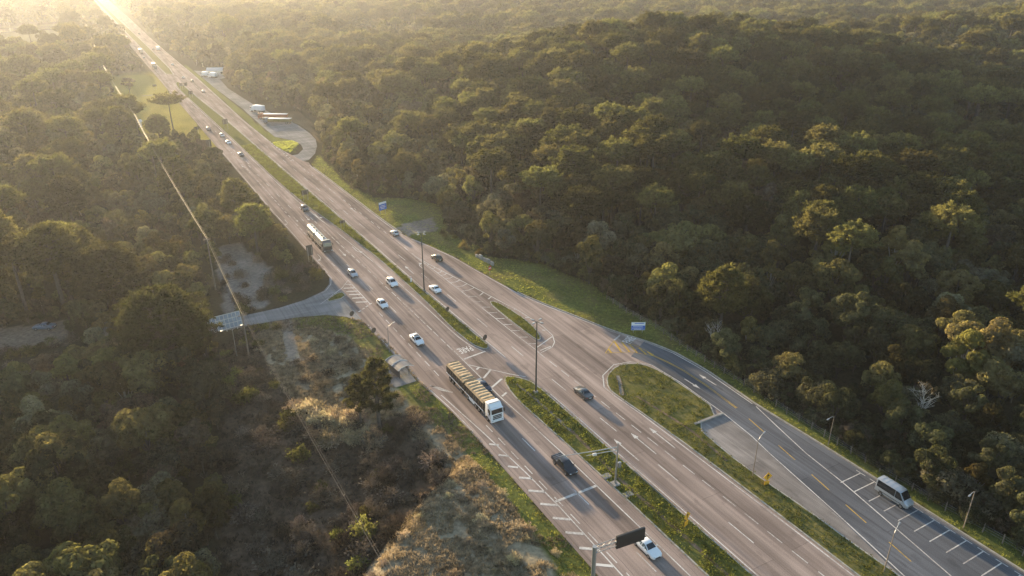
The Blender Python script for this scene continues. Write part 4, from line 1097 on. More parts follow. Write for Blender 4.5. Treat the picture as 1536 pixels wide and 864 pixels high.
MB().box((.45, -.1, 3.6), (.5, .35, .9)).build('control_box', MT['steel'], e, bevel=.03)
for x, y in ((56.4 + .9, 72.2), (57.6, 67.2)):
    o = MB().box((0, 0, .1), (1.4, 1.0, .2)).build('manhole_slab', MT['concrete']); o.location = (x, y, .1); tag(o, 'flat concrete access slab beside the camera pole footing', 'slab', 'access slabs by the camera pole')
e = empty('guard_rail', (60.9, 66, .1)); tag(e, 'low metal guard rail section in the median weeds', 'guard rail')
for k in range(3): MB().box((0.55, -4 + k * 4, .3), (.1, .1, .7)).build('post', MT['wood'], e)
MB().box((.48, 0, .55), (.05, 9.5, .3)).build('rail', MT['steel'], e)

# bus shelter with two arched roof panels
e = empty('bus_shelter', (41.2, 116.8, -.02), R(8)); tag(e, 'small bus shelter with two curved roof panels on the roadside', 'bus shelter')
for k, yy in enumerate((-1.3, 1.3)):
    for sg in (-1, 1):
        MB().tube([(sg * 1.1, yy, 0), (sg * 1.1, yy, 2.35)], .06, 8).build('post', MT['steel'], e)
    v = []; f = []
    for i in range(9):
        t = -1 + i / 4
        for y in (yy - 1.2, yy + 1.2):
            v.append((t * 1.7, y, 2.9 - .55 * t * t)); v.append((t * 1.7, y, 2.84 - .55 * t * t))
    for i in range(8):
        o = i * 4
        f += [(o, o + 2, o + 6, o + 4), (o + 1, o + 5, o + 7, o + 3), (o, o + 4, o + 5, o + 1), (o + 2, o + 3, o + 7, o + 6)]
    f += [(0, 1, 3, 2), (32, 34, 35, 33)]
    rf = MB().add(v, f).build('roof_panel', MT['shelter'], e)
    for y in (yy - 1.22, yy + 1.22):
        MB().tube([(-1.7 + i * .425, y, 2.9 - .55 * ((-1 + i / 4) ** 2)) for i in range(9)], .06, 6).build('roof_rib', MT['wall_white'], rf)
MB().box((-.7, 0, .45), (.4, 3.6, .08)).build('bench', MT['wood'], e)
MB().box((-1.2, 0, 1.2), (.06, 4.4, 1.6)).build('back_panel', MT['shelter'], e)
o = MB().prism(ccw([(38.6, 112.6), (42.9, 112.8), (43.0, 119.5), (39.4, 120.2), (37.8, 117)]), -.2, .03).build('bus_stop_pavement', MT['side']); tag(o, kind='structure')

# panelled frame by the side road (grid of pale slats and blue-grey panels on posts)
e = empty('panelled_hoarding', (14.4, 151.5, gz(14.4, 151.5)), R(6)); tag(e, 'pale grid-framed hoarding of blue-grey panels on posts beside the side road', 'hoarding')
for px in (-4.2, -1.4, 1.4, 4.2): MB().tube([(px * .8, .1, -.5), (px * .8, .1, 3.2)], .08, 6).build('post', MT['wall_white'], e)
def on_board(px, pz): return (px, -.5 + pz * .35, 2.6 + pz * 1.05)
for i in range(11):
    px = -4.2 + i * .84
    MB().tube([on_board(px, -1.4), on_board(px, 1.4)], .06, 5).build('frame_bar', MT['wall_white'], e)
for j in range(4):
    pz = -1.4 + j * .933
    MB().tube([on_board(-4.25, pz), on_board(4.25, pz)], .06, 5).build('frame_bar', MT['wall_white'], e)
for i in range(10):
    for j in range(3):
        a, b2 = -4.2 + i * .84 + .07, -4.2 + (i + 1) * .84 - .07
        c, d_ = -1.4 + j * .933 + .07, -1.4 + (j + 1) * .933 - .07
        MB().add([on_board(a, c), on_board(b2, c), on_board(b2, d_), on_board(a, d_)] + [Vector(on_board(u, w)) + Vector((0, .04, .02)) for u, w in ((a, c), (b2, c), (b2, d_), (a, d_))], [(0, 1, 2, 3), (7, 6, 5, 4)] + [(k, 4 + k, 4 + (k + 1) % 4, (k + 1) % 4) for k in range(4)]).build('panel', MT['panel'], e)

# overhead line on poles
poles = [(18.6, 28, 9), (17.2, 137, 9.5), (17.1, 176, 13), (14.2, 272, 16.5), (13.8, 327, 17), (9.8, 536, 17), (10.4, 768, 17), (10.6, 1090, 17), (9, 1610, 17)]
for i, (x, y, h) in enumerate(poles):
    e = empty('utility_pole', (x, y, gz(x, y))); tag(e, 'slim utility pole with a cross-arm carrying the overhead cable', 'utility pole', 'poles of the overhead line')
    MB().tube([(0, 0, -.5), (0, 0, h + .25)], [.17, .11], 8).build('pole', MT['wood'], e, smooth=True)
    a = MB().box((0, 0, h - .1), (1.6, .12, .12)).build('cross_arm', MT['wood'], e)
    for s in (-.6, 0, .6): MB().tube([(s, 0, h - .06), (s, 0, h + .15)], .05, 6).build('insulator', MT['signback'], a)
cb = empty('overhead_cable', (15, 300, 0)); tag(cb, 'sunlit overhead cable strung between utility poles above the trees', 'cable')
for i in range(len(poles) - 1):
    (x0, y0, h0), (x1, y1, h1) = poles[i], poles[i + 1]
    z0, z1 = gz(x0, y0) + h0 + .18, gz(x1, y1) + h1 + .18
    for s, r in ((0, .034 if y0 > 100 else .02), (.5, .012)):
        pts = []
        for k in range(15):
            t = k / 14; sag = .012 * abs(y1 - y0) * 4 * t * (1 - t) * .6
            pts.append((x0 + (x1 - x0) * t + s * .6 - 15, y0 + (y1 - y0) * t - 300, z0 + (z1 - z0) * t - sag))
        MB().tube(pts, r * (1 + y0 / 900), 5).build('cable_span', MT['cable'] if y0 > 100 else MT['wood'], cb, smooth=True)  # near spans coloured dark with the wood material, as they miss the glint

# wire fence along the forest edge
e = empty('wire_fence', (95, 80, 0)); tag(e, 'wire fence on weathered posts along the forest edge', 'fence')
fp = []
for y in np.arange(24, 128, 2.6):
    x = float(np.interp(y, [20, 45, 60, 80, 100, 115, 130], [96.3, 95.4, 95.0, 95.2, 95.6, 95.9, 96.2])) + rng.uniform(-.12, .12)
    zz = gz(x, y); h = rng.uniform(1.3, 1.65)
    MB().tube([(x - 95, y - 80, zz - .3), (x - 95 + rng.uniform(-.1, .1), y - 80, zz + h)], .085, 6).build('post', MT['wood'], e)
    fp.append((x - 95, y - 80, zz))
for hh in (.5, .9, 1.25):
    MB().tube([(a, b_, c + hh) for a, b_, c in fp], .012, 4).build('wire', MT['steel'], e)

# culvert wall and drain channels
e = empty('culvert_wall', (82.2, 160.5, gz(82.2, 160.5)), R(8)); tag(e, 'broken concrete culvert wall in tall grass at the forest edge', 'culvert')
for k, (yy, h) in enumerate(((-3.2, .8), (-1.6, 1.1), (0, .9), (1.7, 1.2), (3.4, .7))):
    MB().box((rng.uniform(-.15, .15), yy, h / 2 - .2), (.5, 1.4, h + .3), rng.uniform(-.1, .1)).build('block', MT['concrete'], e, bevel=.05)
def channel(name, pts, w, label, z=.13):
    e = empty(name, (pts[0][0], pts[0][1], z)); tag(e, label, 'drain')
    pts = [(a - pts[0][0], b_ - pts[0][1]) for a, b_ in pts]
    v, f = polystrip(pts, w, 0.01); MB().add(v, f).build('channel_bed', MT['lay'], e)
    for s in (-1, 1):
        q = []
        for i, p in enumerate(pts):
            t = (Vector(pts[min(i + 1, len(pts) - 1)]) - Vector(pts[max(i - 1, 0)])).normalized(); q.append((p[0] - t.y * s * w / 2, p[1] + t.x * s * w / 2, .03))
        MB().tube(q, .05, 4).build('channel_lip', MT['soil'], e)
channel('drain_channel', [(58.7, 102.5), (59.0, 98), (59.2, 92), (59.2, 85)], .55, 'short concrete drain channel in the rounded end of the wide median')
channel('drain_channel', [(77.0, 95.6), (75.6, 93.0), (73.5, 89.6)], .75, 'concrete drain channel crossing the rounded grass island tip')
tr_ = [(59.3, 85), (59.0, 76), (58.7, 70), (58.9, 62), (59.1, 52), (59.0, 42), (59, 0), (59, -40)]
v, f = polystrip(smooth_poly(tr_), .6, .122); o = MB().add(v, f).build('worn_gully', MT['soil'], med_s)
v, f = polystrip(smooth_poly([(75.6, 88), (76.1, 84), (76.6, 79), (77.0, 75), (76.2, 66)]), .5, .122); MB().add(v, f).build('worn_gully', MT['soil'], strip)
o = MB().prism(ccw([(78.7, 75.9), (85.2, 76.0), (85.2, 76.45), (78.7, 76.4)]), 0, .28).build('kerb_wall', MT['concrete']); tag(o, 'low concrete wall closing the grass island at the lay-by', 'wall')

# far roadside buildings
def shed(name, x, y, w, d_, h, ang, roof, label, n_open=3):
    e = empty(name, (x, y, gz(x, y)), ang); tag(e, label, 'building')
    MB().box((0, 0, h / 2 - .2), (w, d_, h + .4)).build('wall', MT['wall_white'], e)
    rf = MB().add([(-w / 2 - .5, -d_ / 2 - .5, h), (w / 2 + .5, -d_ / 2 - .5, h), (w / 2 + .5, d_ / 2 + .5, h), (-w / 2 - .5, d_ / 2 + .5, h), (-w / 2 - .5, 0, h + d_ * .22), (w / 2 + .5, 0, h + d_ * .22)], [(0, 1, 5, 4), (2, 3, 4, 5), (0, 4, 3), (1, 2, 5), (0, 3, 2, 1)]).build('roof', MT[roof], e)
    for k in range(n_open):
        MB().box((-w / 2 + w * (k + .5) / n_open, -d_ / 2 - .02, h * .55), (w / n_open * .45, .08, h * .4)).build('window', MT['glass'], e)
    MB().box((w * .08, -d_ / 2 - .03, 1.0), (.9, .08, 2.0)).build('door', MT['wood'], e)
shed('service_shed', 81, 566, 12, 8, 3.6, R(-20), 'roof_tin', 'white service shed with metal roof beside the distant lay-by')
shed('roadside_house', 29, 967, 26, 12, 4.5, R(5), 'roof_tin', 'long white roadside building far along the left verge')
shed('roadside_house', 12, 944, 12, 9, 3.8, R(-8), 'roof_red', 'smaller white building with tiled roof behind the long roadside one', 2)
shed('guard_hut', 16.9, 398, 3.4, 3.4, 2.8, R(12), 'wall_white', 'small white hut at the edge of the yellow grass field', 1)
e = empty('service_sign', (72.5, 835, 0)); tag(e, 'tall pale roadside sign board far beyond the service shed', 'sign')
MB().tube([(0, 0, -.5), (0, 0, 8)], .2, 8).build('post', MT['steel'], e); MB().box((0, -.25, 7), (3.5, .3, 6)).build('panel', MT['white_sign'], e)

# ponds beyond the left-hand forest
pm, pnt, pb = new_mat('pond_water'); pb.inputs['Base Color'].default_value = (.02, .025, .025, 1); pb.inputs['Roughness'].default_value = .12
for x, y, a, b2 in ((-72, 1085, 17, 40), (-49, 1085, 6, 22), (-29, 1100, 11, 34)):
    P_ = [(x + a * math.cos(t) * (1 + .15 * math.sin(3 * t)), y + b2 * math.sin(t) * (1 + .1 * math.cos(2 * t))) for t in np.linspace(0, 2 * PI, 28, endpoint=False)]
    zz = max(gz(px, py) for px, py in P_) + .1
    o = MB().prism(ccw(P_), zz - 1.5, zz).build('pond', pm); tag(o, kind='structure')
# lane through the yellow field
v, f = polystrip([(15.7, 493), (25, 495.5), (36.8, 498.5), (44, 500)], 3.2, .0)
o = MB().add([(a, b_, gz(a, b_) + .09) for a, b_, c in v], f).build('farm_lane', MT['lay']); tag(o, kind='structure')

# ------------------------------------------------------------------ vegetation meshes
def rand_unit(n, g):
    v = g.normal(size=(n, 3)); return v / np.linalg.norm(v, axis=1)[:, None]
def leaf_quads(c, nrm, size, aspect, g, spike=None):
    """quads centred at c facing nrm; spike: axis along which they are elongated"""
    n = len(c)
    if spike is None:
        a = np.cross(nrm, rand_unit(n, g))
    else:
        a = spike
    a = a / (np.linalg.norm(a, axis=1)[:, None] + 1e-9)
    b_ = np.cross(nrm, a); b_ = b_ / (np.linalg.norm(b_, axis=1)[:, None] + 1e-9)
    s = np.asarray(size)[:, None]
    A = a * s * .5; B = b_ * s * .5 * np.asarray(aspect).reshape(-1, 1)
    bow = nrm * s * .12
    v = np.stack([c - A - bow, c + B * .9, c + A - bow, c - B * .9], 1).reshape(-1, 3)
    f = np.arange(4 * n).reshape(n, 4)
    return v, f
def tubes_np(segs):
    mb = MB()
    for pts, rs in segs: mb.tube(pts, rs, 6)
    return mb

def broadleaf(seed, rx=3.3, hz=3.5, base=1.6, nl=24, leaves=3300, ls=.40, sparse=0.0):
    g = np.random.default_rng(seed)
    cz = base + hz
    d_ = rand_unit(nl * 3, g); d_ = d_[d_[:, 2] > -.7][:nl]
    rad = g.uniform(.55, 1.0, len(d_))
    lc = d_ * rad[:, None] * np.array([rx * .85, rx * .85, hz * .85]) + np.array([0, 0, cz]) + g.normal(size=(len(d_), 3)) * .15
    lr = g.uniform(.24, .42, len(d_)) * rx
    per = (lr ** 2 / (lr ** 2).sum() * leaves * 1.7).astype(int)
    C, N = [], []
    for i in range(len(lc)):
        u = rand_unit(per[i], g); u = u[u[:, 2] > -.55]
        r = lr[i] * g.uniform(.82, 1.08, len(u))
        p = lc[i] + u * r[:, None] * np.array([1, 1, .82])
        keep = np.ones(len(p), bool)
        for j in range(len(lc)):
            if j != i: keep &= (np.linalg.norm((p - lc[j]) / np.array([1, 1, .82]), axis=1) > lr[j] * .8)
        C.append(p[keep]); N.append(u[keep])
    C = np.concatenate(C); N = np.concatenate(N)
    if sparse: k = g.random(len(C)) > sparse; C = C[k]; N = N[k]
    N = N + rand_unit(len(N), g) * .5; N /= np.linalg.norm(N, axis=1)[:, None]
    v, f = leaf_quads(C, N, g.uniform(.65, 1.35, len(C)) * ls, g.uniform(.6, 1.0, len(C)), g)
    segs = [([(0, 0, -.6), (g.normal() * .15, g.normal() * .15, base * .6), (0, 0, cz)], [.24, .17, .08])]
    for i in range(0, len(lc), 2):
        m_ = Vector((0, 0, base * g.uniform(.7, 1.1))); segs.append(([m_, m_.lerp(Vector(lc[i]), .55) + Vector((0, 0, .25)), Vector(lc[i])], [.10, .07, .03]))
    return (v, f), tubes_np(segs)

def araucaria(seed, H=17, crown0=.78, rmax=6.0, whorls=3, nb=10, dome=False, tuft=.75, per=24):
    """Parana pine: straight bole, whorls of up-curved branches ending in dense tufts"""
    g = np.random.default_rng(seed)
    C, N, S, Z = [], [], [], []
    segs = [([(0, 0, -.6), (g.normal() * .1, g.normal() * .1, H * .5), (0, 0, H)], [.38, .3, .12])]
    for w in range(whorls):
        t = w / max(1, whorls - 1)
        z0 = H * (crown0 + (1 - crown0) * t * (.88 if dome else .85))
        ln = rmax * (math.sqrt(max(.06, 1 - (t * .96) ** 2)) if dome else (1 - .45 * t)) * g.uniform(.9, 1.08)
        if dome and t < .18: ln *= .82
        n = nb if not dome else max(5, int(nb * (1 - .4 * t)))
        for k in range(n):
            a = 2 * PI * (k + g.uniform(-.3, .3)) / n + w * .7
            l = ln * g.uniform(.78, 1.1)
            rise = (H * .07 if not dome else H * .05) * g.uniform(.6, 1.4)
            dr = Vector((math.cos(a), math.sin(a), 0))
            p0 = Vector((0, 0, z0)); p1 = p0 + dr * l * .6 + Vector((0, 0, -.1 * l * .25)); p2 = p0 + dr * l + Vector((0, 0, rise))
            segs.append(([p0, p1, p2], [.08, .055, .03]))
            nt_ = max(3, int(l / 1.1)) if not dome else 3
            for q in range(nt_):
                s = 1 - q * (.55 / nt_) * (.7 if dome else 1) if q else 1.0
                side = Vector((-dr.y, dr.x, 0)) * g.uniform(-1, 1) * l * .17 * (1 if q else .4)
                c = p1.lerp(p2, max(0, (s - .6) / .4)) if s > .6 else p0.lerp(p1, s / .6)
                c = c + side + Vector((0, 0, g.uniform(-.1, .3)))
                u = rand_unit(per, g); u[:, 2] = np.abs(u[:, 2]) * 1.1 - .35; u /= np.linalg.norm(u, axis=1)[:, None]
                rr = tuft * g.uniform(.75, 1.2)
                C.append(np.array(c) + u * (rr * g.uniform(.35, .85, per))[:, None]); S.append(u + rand_unit(per, g) * .5)
                N.append(np.cross(u, rand_unit(per, g))); Z.append(rr * g.uniform(.45, .8, per))
    C = np.concatenate(C); N = np.concatenate(N); S = np.concatenate(S); Z = np.concatenate(Z)
    N /= np.linalg.norm(N, axis=1)[:, None]
    v, f = leaf_quads(C, N, Z, np.full(len(C), .42), g, S)
    return (v, f), tubes_np(segs)

def conifer(seed, H=13, r=2.4):
    g = np.random.default_rng(seed)
    C, N, S = [], [], []
    segs = [([(0, 0, -.6), (0, 0, H * .5), (0, 0, H)], [.25, .17, .03])]
    for w in range(15):
        t = w / 14; z0 = H * (.2 + .8 * t); ln = r * (1 - t) ** .75 + .2
        for k in range(8):
            a = k * PI / 4 + w * .5 + g.uniform(-.2, .2); l = ln * g.uniform(.8, 1.1)
            n = max(4, int(14 * l / r)); s = g.uniform(.25, 1, n)
            p = np.stack([np.cos(a) * s * l, np.sin(a) * s * l, z0 + .25 * s * l + g.normal(size=n) * .12], 1) + g.normal(size=(n, 3)) * .13
            C.append(p); S.append(np.tile([math.cos(a), math.sin(a), .5], (n, 1)) + g.normal(size=(n, 3)) * .4); N.append(rand_unit(n, g) + np.array([0, 0, .7]))
    C = np.concatenate(C); N = np.concatenate(N); S = np.concatenate(S); N /= np.linalg.norm(N, axis=1)[:, None]
    v, f = leaf_quads(C, N, g.uniform(.45, .8, len(C)), np.full(len(C), .55), g, S)
    return (v, f), tubes_np(segs)

def twig_shrub(seed, r=1.4, h=1.7, n=420, leafy=.5):
    g = np.random.default_rng(seed)
    u = rand_unit(n, g); u[:, 2] = np.abs(u[:, 2]) + .15; u /= np.linalg.norm(u, axis=1)[:, None]
    s = g.uniform(.45, 1.0, n)
    lob = 1 + .35 * np.sin(u[:, 0] * 5 + seed) * np.cos(u[:, 1] * 4)
    C = u * (s * lob)[:, None] * np.array([r, r, h]) + g.normal(size=(n, 3)) * .08
    S = u + g.normal(size=(n, 3)) * .45; N = np.cross(S, rand_unit(n, g)); N /= np.linalg.norm(N, axis=1)[:, None] + 1e-9
    lf = g.random(n) < leafy
    v, f = leaf_quads(C, N, np.where(lf, .28, .6) * g.uniform(.7, 1.3, n), np.where(lf, .8, .13), g, S)
    return v, f

def bare_tree(seed, H=9):
    g = np.random.default_rng(seed); segs = []
    for k in range(2):
        b0 = Vector((k * .8 - .4, 0, -.5)); top = Vector((k * 1.6 - .8 + g.normal() * .3, g.normal() * .4, H * g.uniform(.7, .85)))
        segs.append(([b0, b0.lerp(top, .5) + Vector((.1, .1, 0)), top], [.16, .12, .05]))
        for q in range(11):
            m_ = b0.lerp(top, g.uniform(.5, 1)); e_ = m_ + Vector((g.normal() * 1.1, g.normal() * 1.1, g.uniform(.8, 2.2))); segs.append(([m_, m_.lerp(e_, .5) + Vector((0, 0, -.1)), e_], [.05, .035, .012]))
            for _ in range(3):
                m2 = m_.lerp(e_, g.uniform(.4, 1)); segs.append(([m2, m2 + Vector((g.normal() * .5, g.normal() * .5, g.uniform(.3, .9)))], [.025, .01]))
    g2 = np.random.default_rng(seed + 1); n = 160
    C = rand_unit(n, g2) * np.array([1.9, 1.9, 1.6]) * g2.uniform(.5, 1, (n, 1)) + np.array([0, 0, H * .85])
    v, f = leaf_quads(C, rand_unit(n, g2), g2.uniform(.2, .35, n), np.full(n, .7), g2)
    return (v, f), tubes_np(segs)

LM = {
 'deep': leaf_mat('deep_green_leaves', (.054, .054, .031)),
 'olive': leaf_mat('olive_leaves', (.092, .082, .040)),
 'grey': leaf_mat('grey_green_leaves', (.092, .088, .064)),
 'brown': leaf_mat('brownish_leaves', (.084, .070, .050), tint=(1.5, 1.35, 1.0)),
 'sunlit_gold': leaf_mat('sunlit_gold_leaves', (.115, .097, .040)),  # low sunlight on the crowns put into the leaf colour
 'pine': leaf_mat('araucaria_needles', (.072, .068, .030), trans=.42),
 'pinedark': leaf_mat('dark_araucaria_needles', (.046, .045, .022), trans=.38, vary=.05),
 'cone': leaf_mat('conifer_needles', (.076, .080, .034), trans=.35),
 'dry': leaf_mat('dry_twigs', (.150, .122, .095), trans=.2, tint=(1.2, 1.15, 1.0)),
 'purple': leaf_mat('purple_brown_twigs', (.084, .072, .058), trans=.2, tint=(1.2, 1.1, 1.0)),
 'straw': leaf_mat('straw_grass', (.30, .255, .17), trans=.3, tint=(1.2, 1.1, .9)),
 'weed': leaf_mat('green_weeds', (.175, .172, .045), trans=.5, tint=(1.6, 1.6, 1.1)),
 'shrub': leaf_mat('green_shrub', (.082, .082, .034), trans=.4),
}
class Proto: pass
PROTO = []
def proto(kind, look, parts, lm, bark='bark', h=10.0, r=3.0):
    p = Proto(); p.kind = kind; p.look = look; p.h = h; p.r = r; p.idx = len(PROTO)
    (v, f), tb = parts
    p.crown = np_mesh('crown', v, f, [LM[lm]])
    p.trunk = tb.mesh('trunk', MT[bark], smooth=True)
    # joined copy for the instanced far forest
    tv = np.array([q[:] for q in tb.v], dtype=float); n0 = len(v)
    me = bpy.data.meshes.new('tree')
    tf = [tuple(i + n0 for i in q) for q in tb.f]
    me.from_pydata(np.concatenate([v, tv]).tolist(), [], f.tolist() + tf)
    me.materials.append(LM[lm]); me.materials.append(MT[bark])
    me.polygons.foreach_set('material_index', np.array([0] * len(f) + [1] * len(tf), dtype=np.int32)); me.update()
    p.joined = me
    PROTO.append(p)
    return p
BL = []
for i, (lm, look, kw) in enumerate((
    ('deep', 'dark green round-crowned broadleaf tree', dict()), ('deep', 'dark green wide-crowned broadleaf tree', dict(rx=4.0, hz=2.9, nl=28, leaves=3800)),
    ('deep', 'dark green upright broadleaf tree', dict(rx=2.8, hz=4.2)), ('olive', 'olive green round-crowned broadleaf tree', dict()),
    ('olive', 'olive green lumpy-crowned broadleaf tree', dict(rx=3.7, nl=17)), ('olive', 'olive green tall broadleaf tree', dict(rx=3.0, hz=4.3, base=2)),
    ('grey', 'grey-green thin-leaved tree', dict(sparse=.35, nl=16)), ('grey', 'grey-green spreading tree', dict(rx=3.8, hz=2.8, sparse=.2)),
    ('brown', 'brownish half-bare tree', dict(sparse=.45, nl=14)), ('brown', 'reddish brown round tree', dict(rx=2.8, sparse=.2)),
    ('sunlit_gold', 'tree with pale stems and sunlight-tinted golden leaves', dict(rx=3.0, hz=3.8, nl=15, sparse=.12)))):
    BL.append(proto('broadleaf_tree', look, broadleaf(100 + i, **kw), lm, 'palebark' if lm == 'sunlit_gold' else 'bark', kw.get('base', 1.6) + 2 * kw.get('hz', 3.5), kw.get('rx', 3.3)))
AR = [proto('araucaria_tree', 'flat umbrella-crowned araucaria pine', araucaria(201, 16, .83, 5.6, 4, 15, False, .9, 44), 'pine', h=17, r=6),
      proto('araucaria_tree', 'broad candelabra araucaria pine', araucaria(202, 15, .70, 5.2, 5, 14, False, .9, 44), 'pine', h=15, r=5.4),
      proto('araucaria_tree', 'domed araucaria pine', araucaria(203, 15, .55, 5.4, 8, 15, True, .9, 40), 'pine', h=15, r=5.6),
      proto('araucaria_tree', 'rounded dense araucaria pine', araucaria(204, 15, .45, 5.0, 9, 15, True, .9, 40), 'pine', h=16, r=5)]
BIG = proto('araucaria_tree', 'big dome', araucaria(210, 17, .36, 8.2, 12, 19, True, .95, 44), 'pinedark', h=17, r=8.4)
LONE = proto('araucaria_tree', 'lone', araucaria(211, 13, .36, 3.0, 6, 6, True, .85, 70), 'pinedark', h=13, r=3.5)
UMB = proto('araucaria_tree', 'umbrella', araucaria(212, 17.5, .86, 8.0, 3, 14, False, .9, 44), 'pine', h=17.5, r=8)
CO = [proto('conifer_tree', 'slender pointed conifer', conifer(301), 'cone', h=13, r=2.4), proto('conifer_tree', 'pointed bushy conifer', conifer(302, 11, 2.8), 'cone', h=11, r=2.8)]
BARE = proto('bare_tree', 'pale bare-branched twin-stemmed tree', bare_tree(401), 'brown', 'palebark', h=10, r=2)
SH = []
for i, (lm, look, kw) in enumerate((('purple', 'purple-brown leafless thorny shrub', dict(leafy=.25)), ('dry', 'dry grey-tan twiggy shrub', dict(leafy=.35)), ('shrub', 'low green leafy shrub', dict(leafy=1.0, n=520)), ('straw', 'mounded straw-coloured dry bush', dict(leafy=.15, n=650, h=1.3, r=1.7)), ('purple', 'dark brown tangled shrub', dict(leafy=.6, r=1.7)), ('sunlit_gold', 'bush with sunlight-tinted golden leaves', dict(leafy=.9, n=520)))):
    v, f = twig_shrub(500 + i, **kw); SH.append((np_mesh('shrub', v, f, [LM[lm]]), look))

def plant(p, x, y, s, rz, label, group, name=None, sz=None):
    e = empty(name or p.kind, (x, y, gz(x, y)), rz); e.scale = (s, s, sz or s)
    tag(e, label, 'tree', group)
    link('trunk', p.trunk, e); link('crown', p.crown, e)
    return e

# ------------------------------------------------------------------ where trees grow
R_TREE = [(-40, 97.4), (31.9, 96.4), (43, 95.8), (60, 95.6), (82, 95.8), (100, 96.8), (114, 97.0), (135, 97.4), (150, 95.4), (158, 88.4), (165, 85.4), (190, 84.9), (204, 90.4), (212, 91.4), (222, 86.4), (230, 78.5), (245, 74.5), (296, 78.5), (306, 83.5), (330, 88.0), (360, 92.5), (400, 92.5), (410, 83.5), (440, 81.0), (500, 79.0), (540, 81.5), (548, 90.5), (592, 90.5), (600, 78.5), (700, 71.5), (900, 71.5), (1300, 77.5), (2600, 87.5)]
L_TREE = [(-40, 16), (150, 14), (158, 12), (160, 14), (176, 15), (176.1, 39.5), (250, 39), (338, 37), (347, 17), (380, 16), (600, 14), (606, 36), (900, 37), (2600, 37)]
def tree_ok(x, y):
    rt = np.interp(y, [t[0] for t in R_TREE], [t[1] for t in R_TREE]); lt = np.interp(y, [t[0] for t in L_TREE], [t[1] for t in L_TREE])
    ok = (x > rt) | (x < lt)
    for P in (GRAVEL_L, LOT_L, FIELD_R, FIELD_L, DRY, SCRUB, LOT_FRONT, MARSH): ok &= ~in_poly_np(x, y, P)
    for px, py, pr in ((-72, 1090, 32), (-48, 1104, 15), (-29, 1122, 22), (29, 967, 18), (12, 944, 10), (81, 566, 10), (16.9, 398, 4), (14.4, 151.5, 5.5), (88.5, 172, 2.2)): ok &= np.hypot(x - px, y - py) > pr
    ok &= np.abs(x - np.interp(y, [a[1] for a in poles], [a[0] for a in poles])) > 0.9
    return ok
YAW = R(29.4056); PIT = R(23.88)
def to_px(x, y, z):
    sy, c_ = math.sin(-YAW), math.cos(-YAW)
    Rr = x * c_ + y * sy; Fw = -x * sy + y * c_; zz = z - CAM_H
    dd = Fw * math.cos(PIT) - zz * math.sin(PIT); up = Fw * math.sin(PIT) + zz * math.cos(PIT)
    return 768 + 1100 * Rr / dd, 432 - 1100 * up / dd, dd
pts = []
tiers = [(0, 330, 5.1, .97), (330, 700, 6.4, 1.15), (700, 1300, 8.5, 1.45), (1300, 3000, 13, 2.1)]
for d0, d1, sp, scl in tiers:
    xs = np.arange(-d1 * .22 - 60, d1 * .98 + 60, sp); ys_ = np.arange(-60, d1 * 1.02, sp)
    X, Y = np.meshgrid(xs, ys_); X = X.ravel() + nrng.uniform(-.42, .42, X.size) * sp; Y = Y.ravel() + nrng.uniform(-.42, .42, Y.size) * sp
    D = np.hypot(X, Y); A = np.degrees(np.arctan2(X, Y))
    k = (D >= d0) & (D < d1) & (A > -10 - 900 / (D + 30)) & (A < 69 + 400 / (D + 30)); X, Y = X[k], Y[k]
    k = tree_ok(X, Y); X, Y = X[k], Y[k]
    if d0 == 0:
        k = ~((X < 16) & (Y < 150)); X, Y = X[k], Y[k]
        xx, yy = np.meshgrid(np.arange(-60, 16, 3.5), np.arange(40, 150, 3.5)); xx = xx.ravel() + nrng.uniform(-1.5, 1.5, xx.size); yy = yy.ravel() + nrng.uniform(-1.5, 1.5, yy.size)
        k = tree_ok(xx, yy); X = np.concatenate([X, xx[k]]); Y = np.concatenate([Y, yy[k]])
    pts.append(np.stack([X, Y, np.full(len(X), scl)], 1))
pts = np.concatenate(pts)
X, Y, S0 = pts.T
Z = ground_z(X, Y)
D = np.sqrt(X ** 2 + Y ** 2 + 60 ** 2)
patch = vnoise(X / 33 + 17, Y / 33 + 3); patch2 = vnoise(X / 60 + 40, Y / 60 + 21); rnd = nrng.random(len(X)); rnd2 = nrng.random(len(X))
edge = np.minimum(np.abs(X - np.interp(Y, [t[0] for t in R_TREE], [t[1] for t in R_TREE])), np.abs(X - np.interp(Y, [t[0] for t in L_TREE], [t[1] for t in L_TREE])))
var = np.zeros(len(X), int)
wts = np.array([.2, .13, .12, .14, .1, .08, .09, .06, .05, .03, .012])
lw = np.cumsum(wts / wts.sum()); var = np.searchsorted(lw, (rnd * .55 + np.clip((patch - .2) / .6, 0, 1) * .45)).clip(0, 10)
k = rnd < .25; var[k] = nrng.integers(0, 10, k.sum())
var[rnd2 > .988] = 10
isA = (patch2 > .5) & (rnd2 < .085) & (edge > 5); isA |= (rnd2 < .02) & (edge > 6)
isA &= ~((X < 16) & (Y < 150)); A_NO = (X > -9) & (X < 16) & (Y < 330)
isA |= (X < 15) & (Y > 150) & (rnd2 < .10)
isA |= (X > 108) & (Y > 105) & (patch2 > .3) & (rnd2 < .36)
isA &= ~A_NO
var[isA] = AR[0].idx + (rnd[isA] ** 1.8 * 3.999).astype(int)
ridge = np.exp(-(((X - 255) / 70) ** 2 + ((Y - 335) / 28) ** 2)); isC = (rnd2 < .9) & (ridge > .45) & (rnd > .2); var[isC & ~isA] = CO[0].idx + (rnd[isC & ~isA] > .6).astype(int)
scale = S0 * (.62 + .85 * nrng.random(len(X)) ** 1.2)
scale *= np.where(edge < 4, .85, 1.0) * np.where((X < 16) & (Y < 150), np.where(rnd2 > .72, .9, .64), 1.0) * np.where((X < 16) & (Y >= 150) & (Y < 260), .72, 1.0) * np.where((X < 42) & (X > 15) & (Y > 150), .85, 1.0)
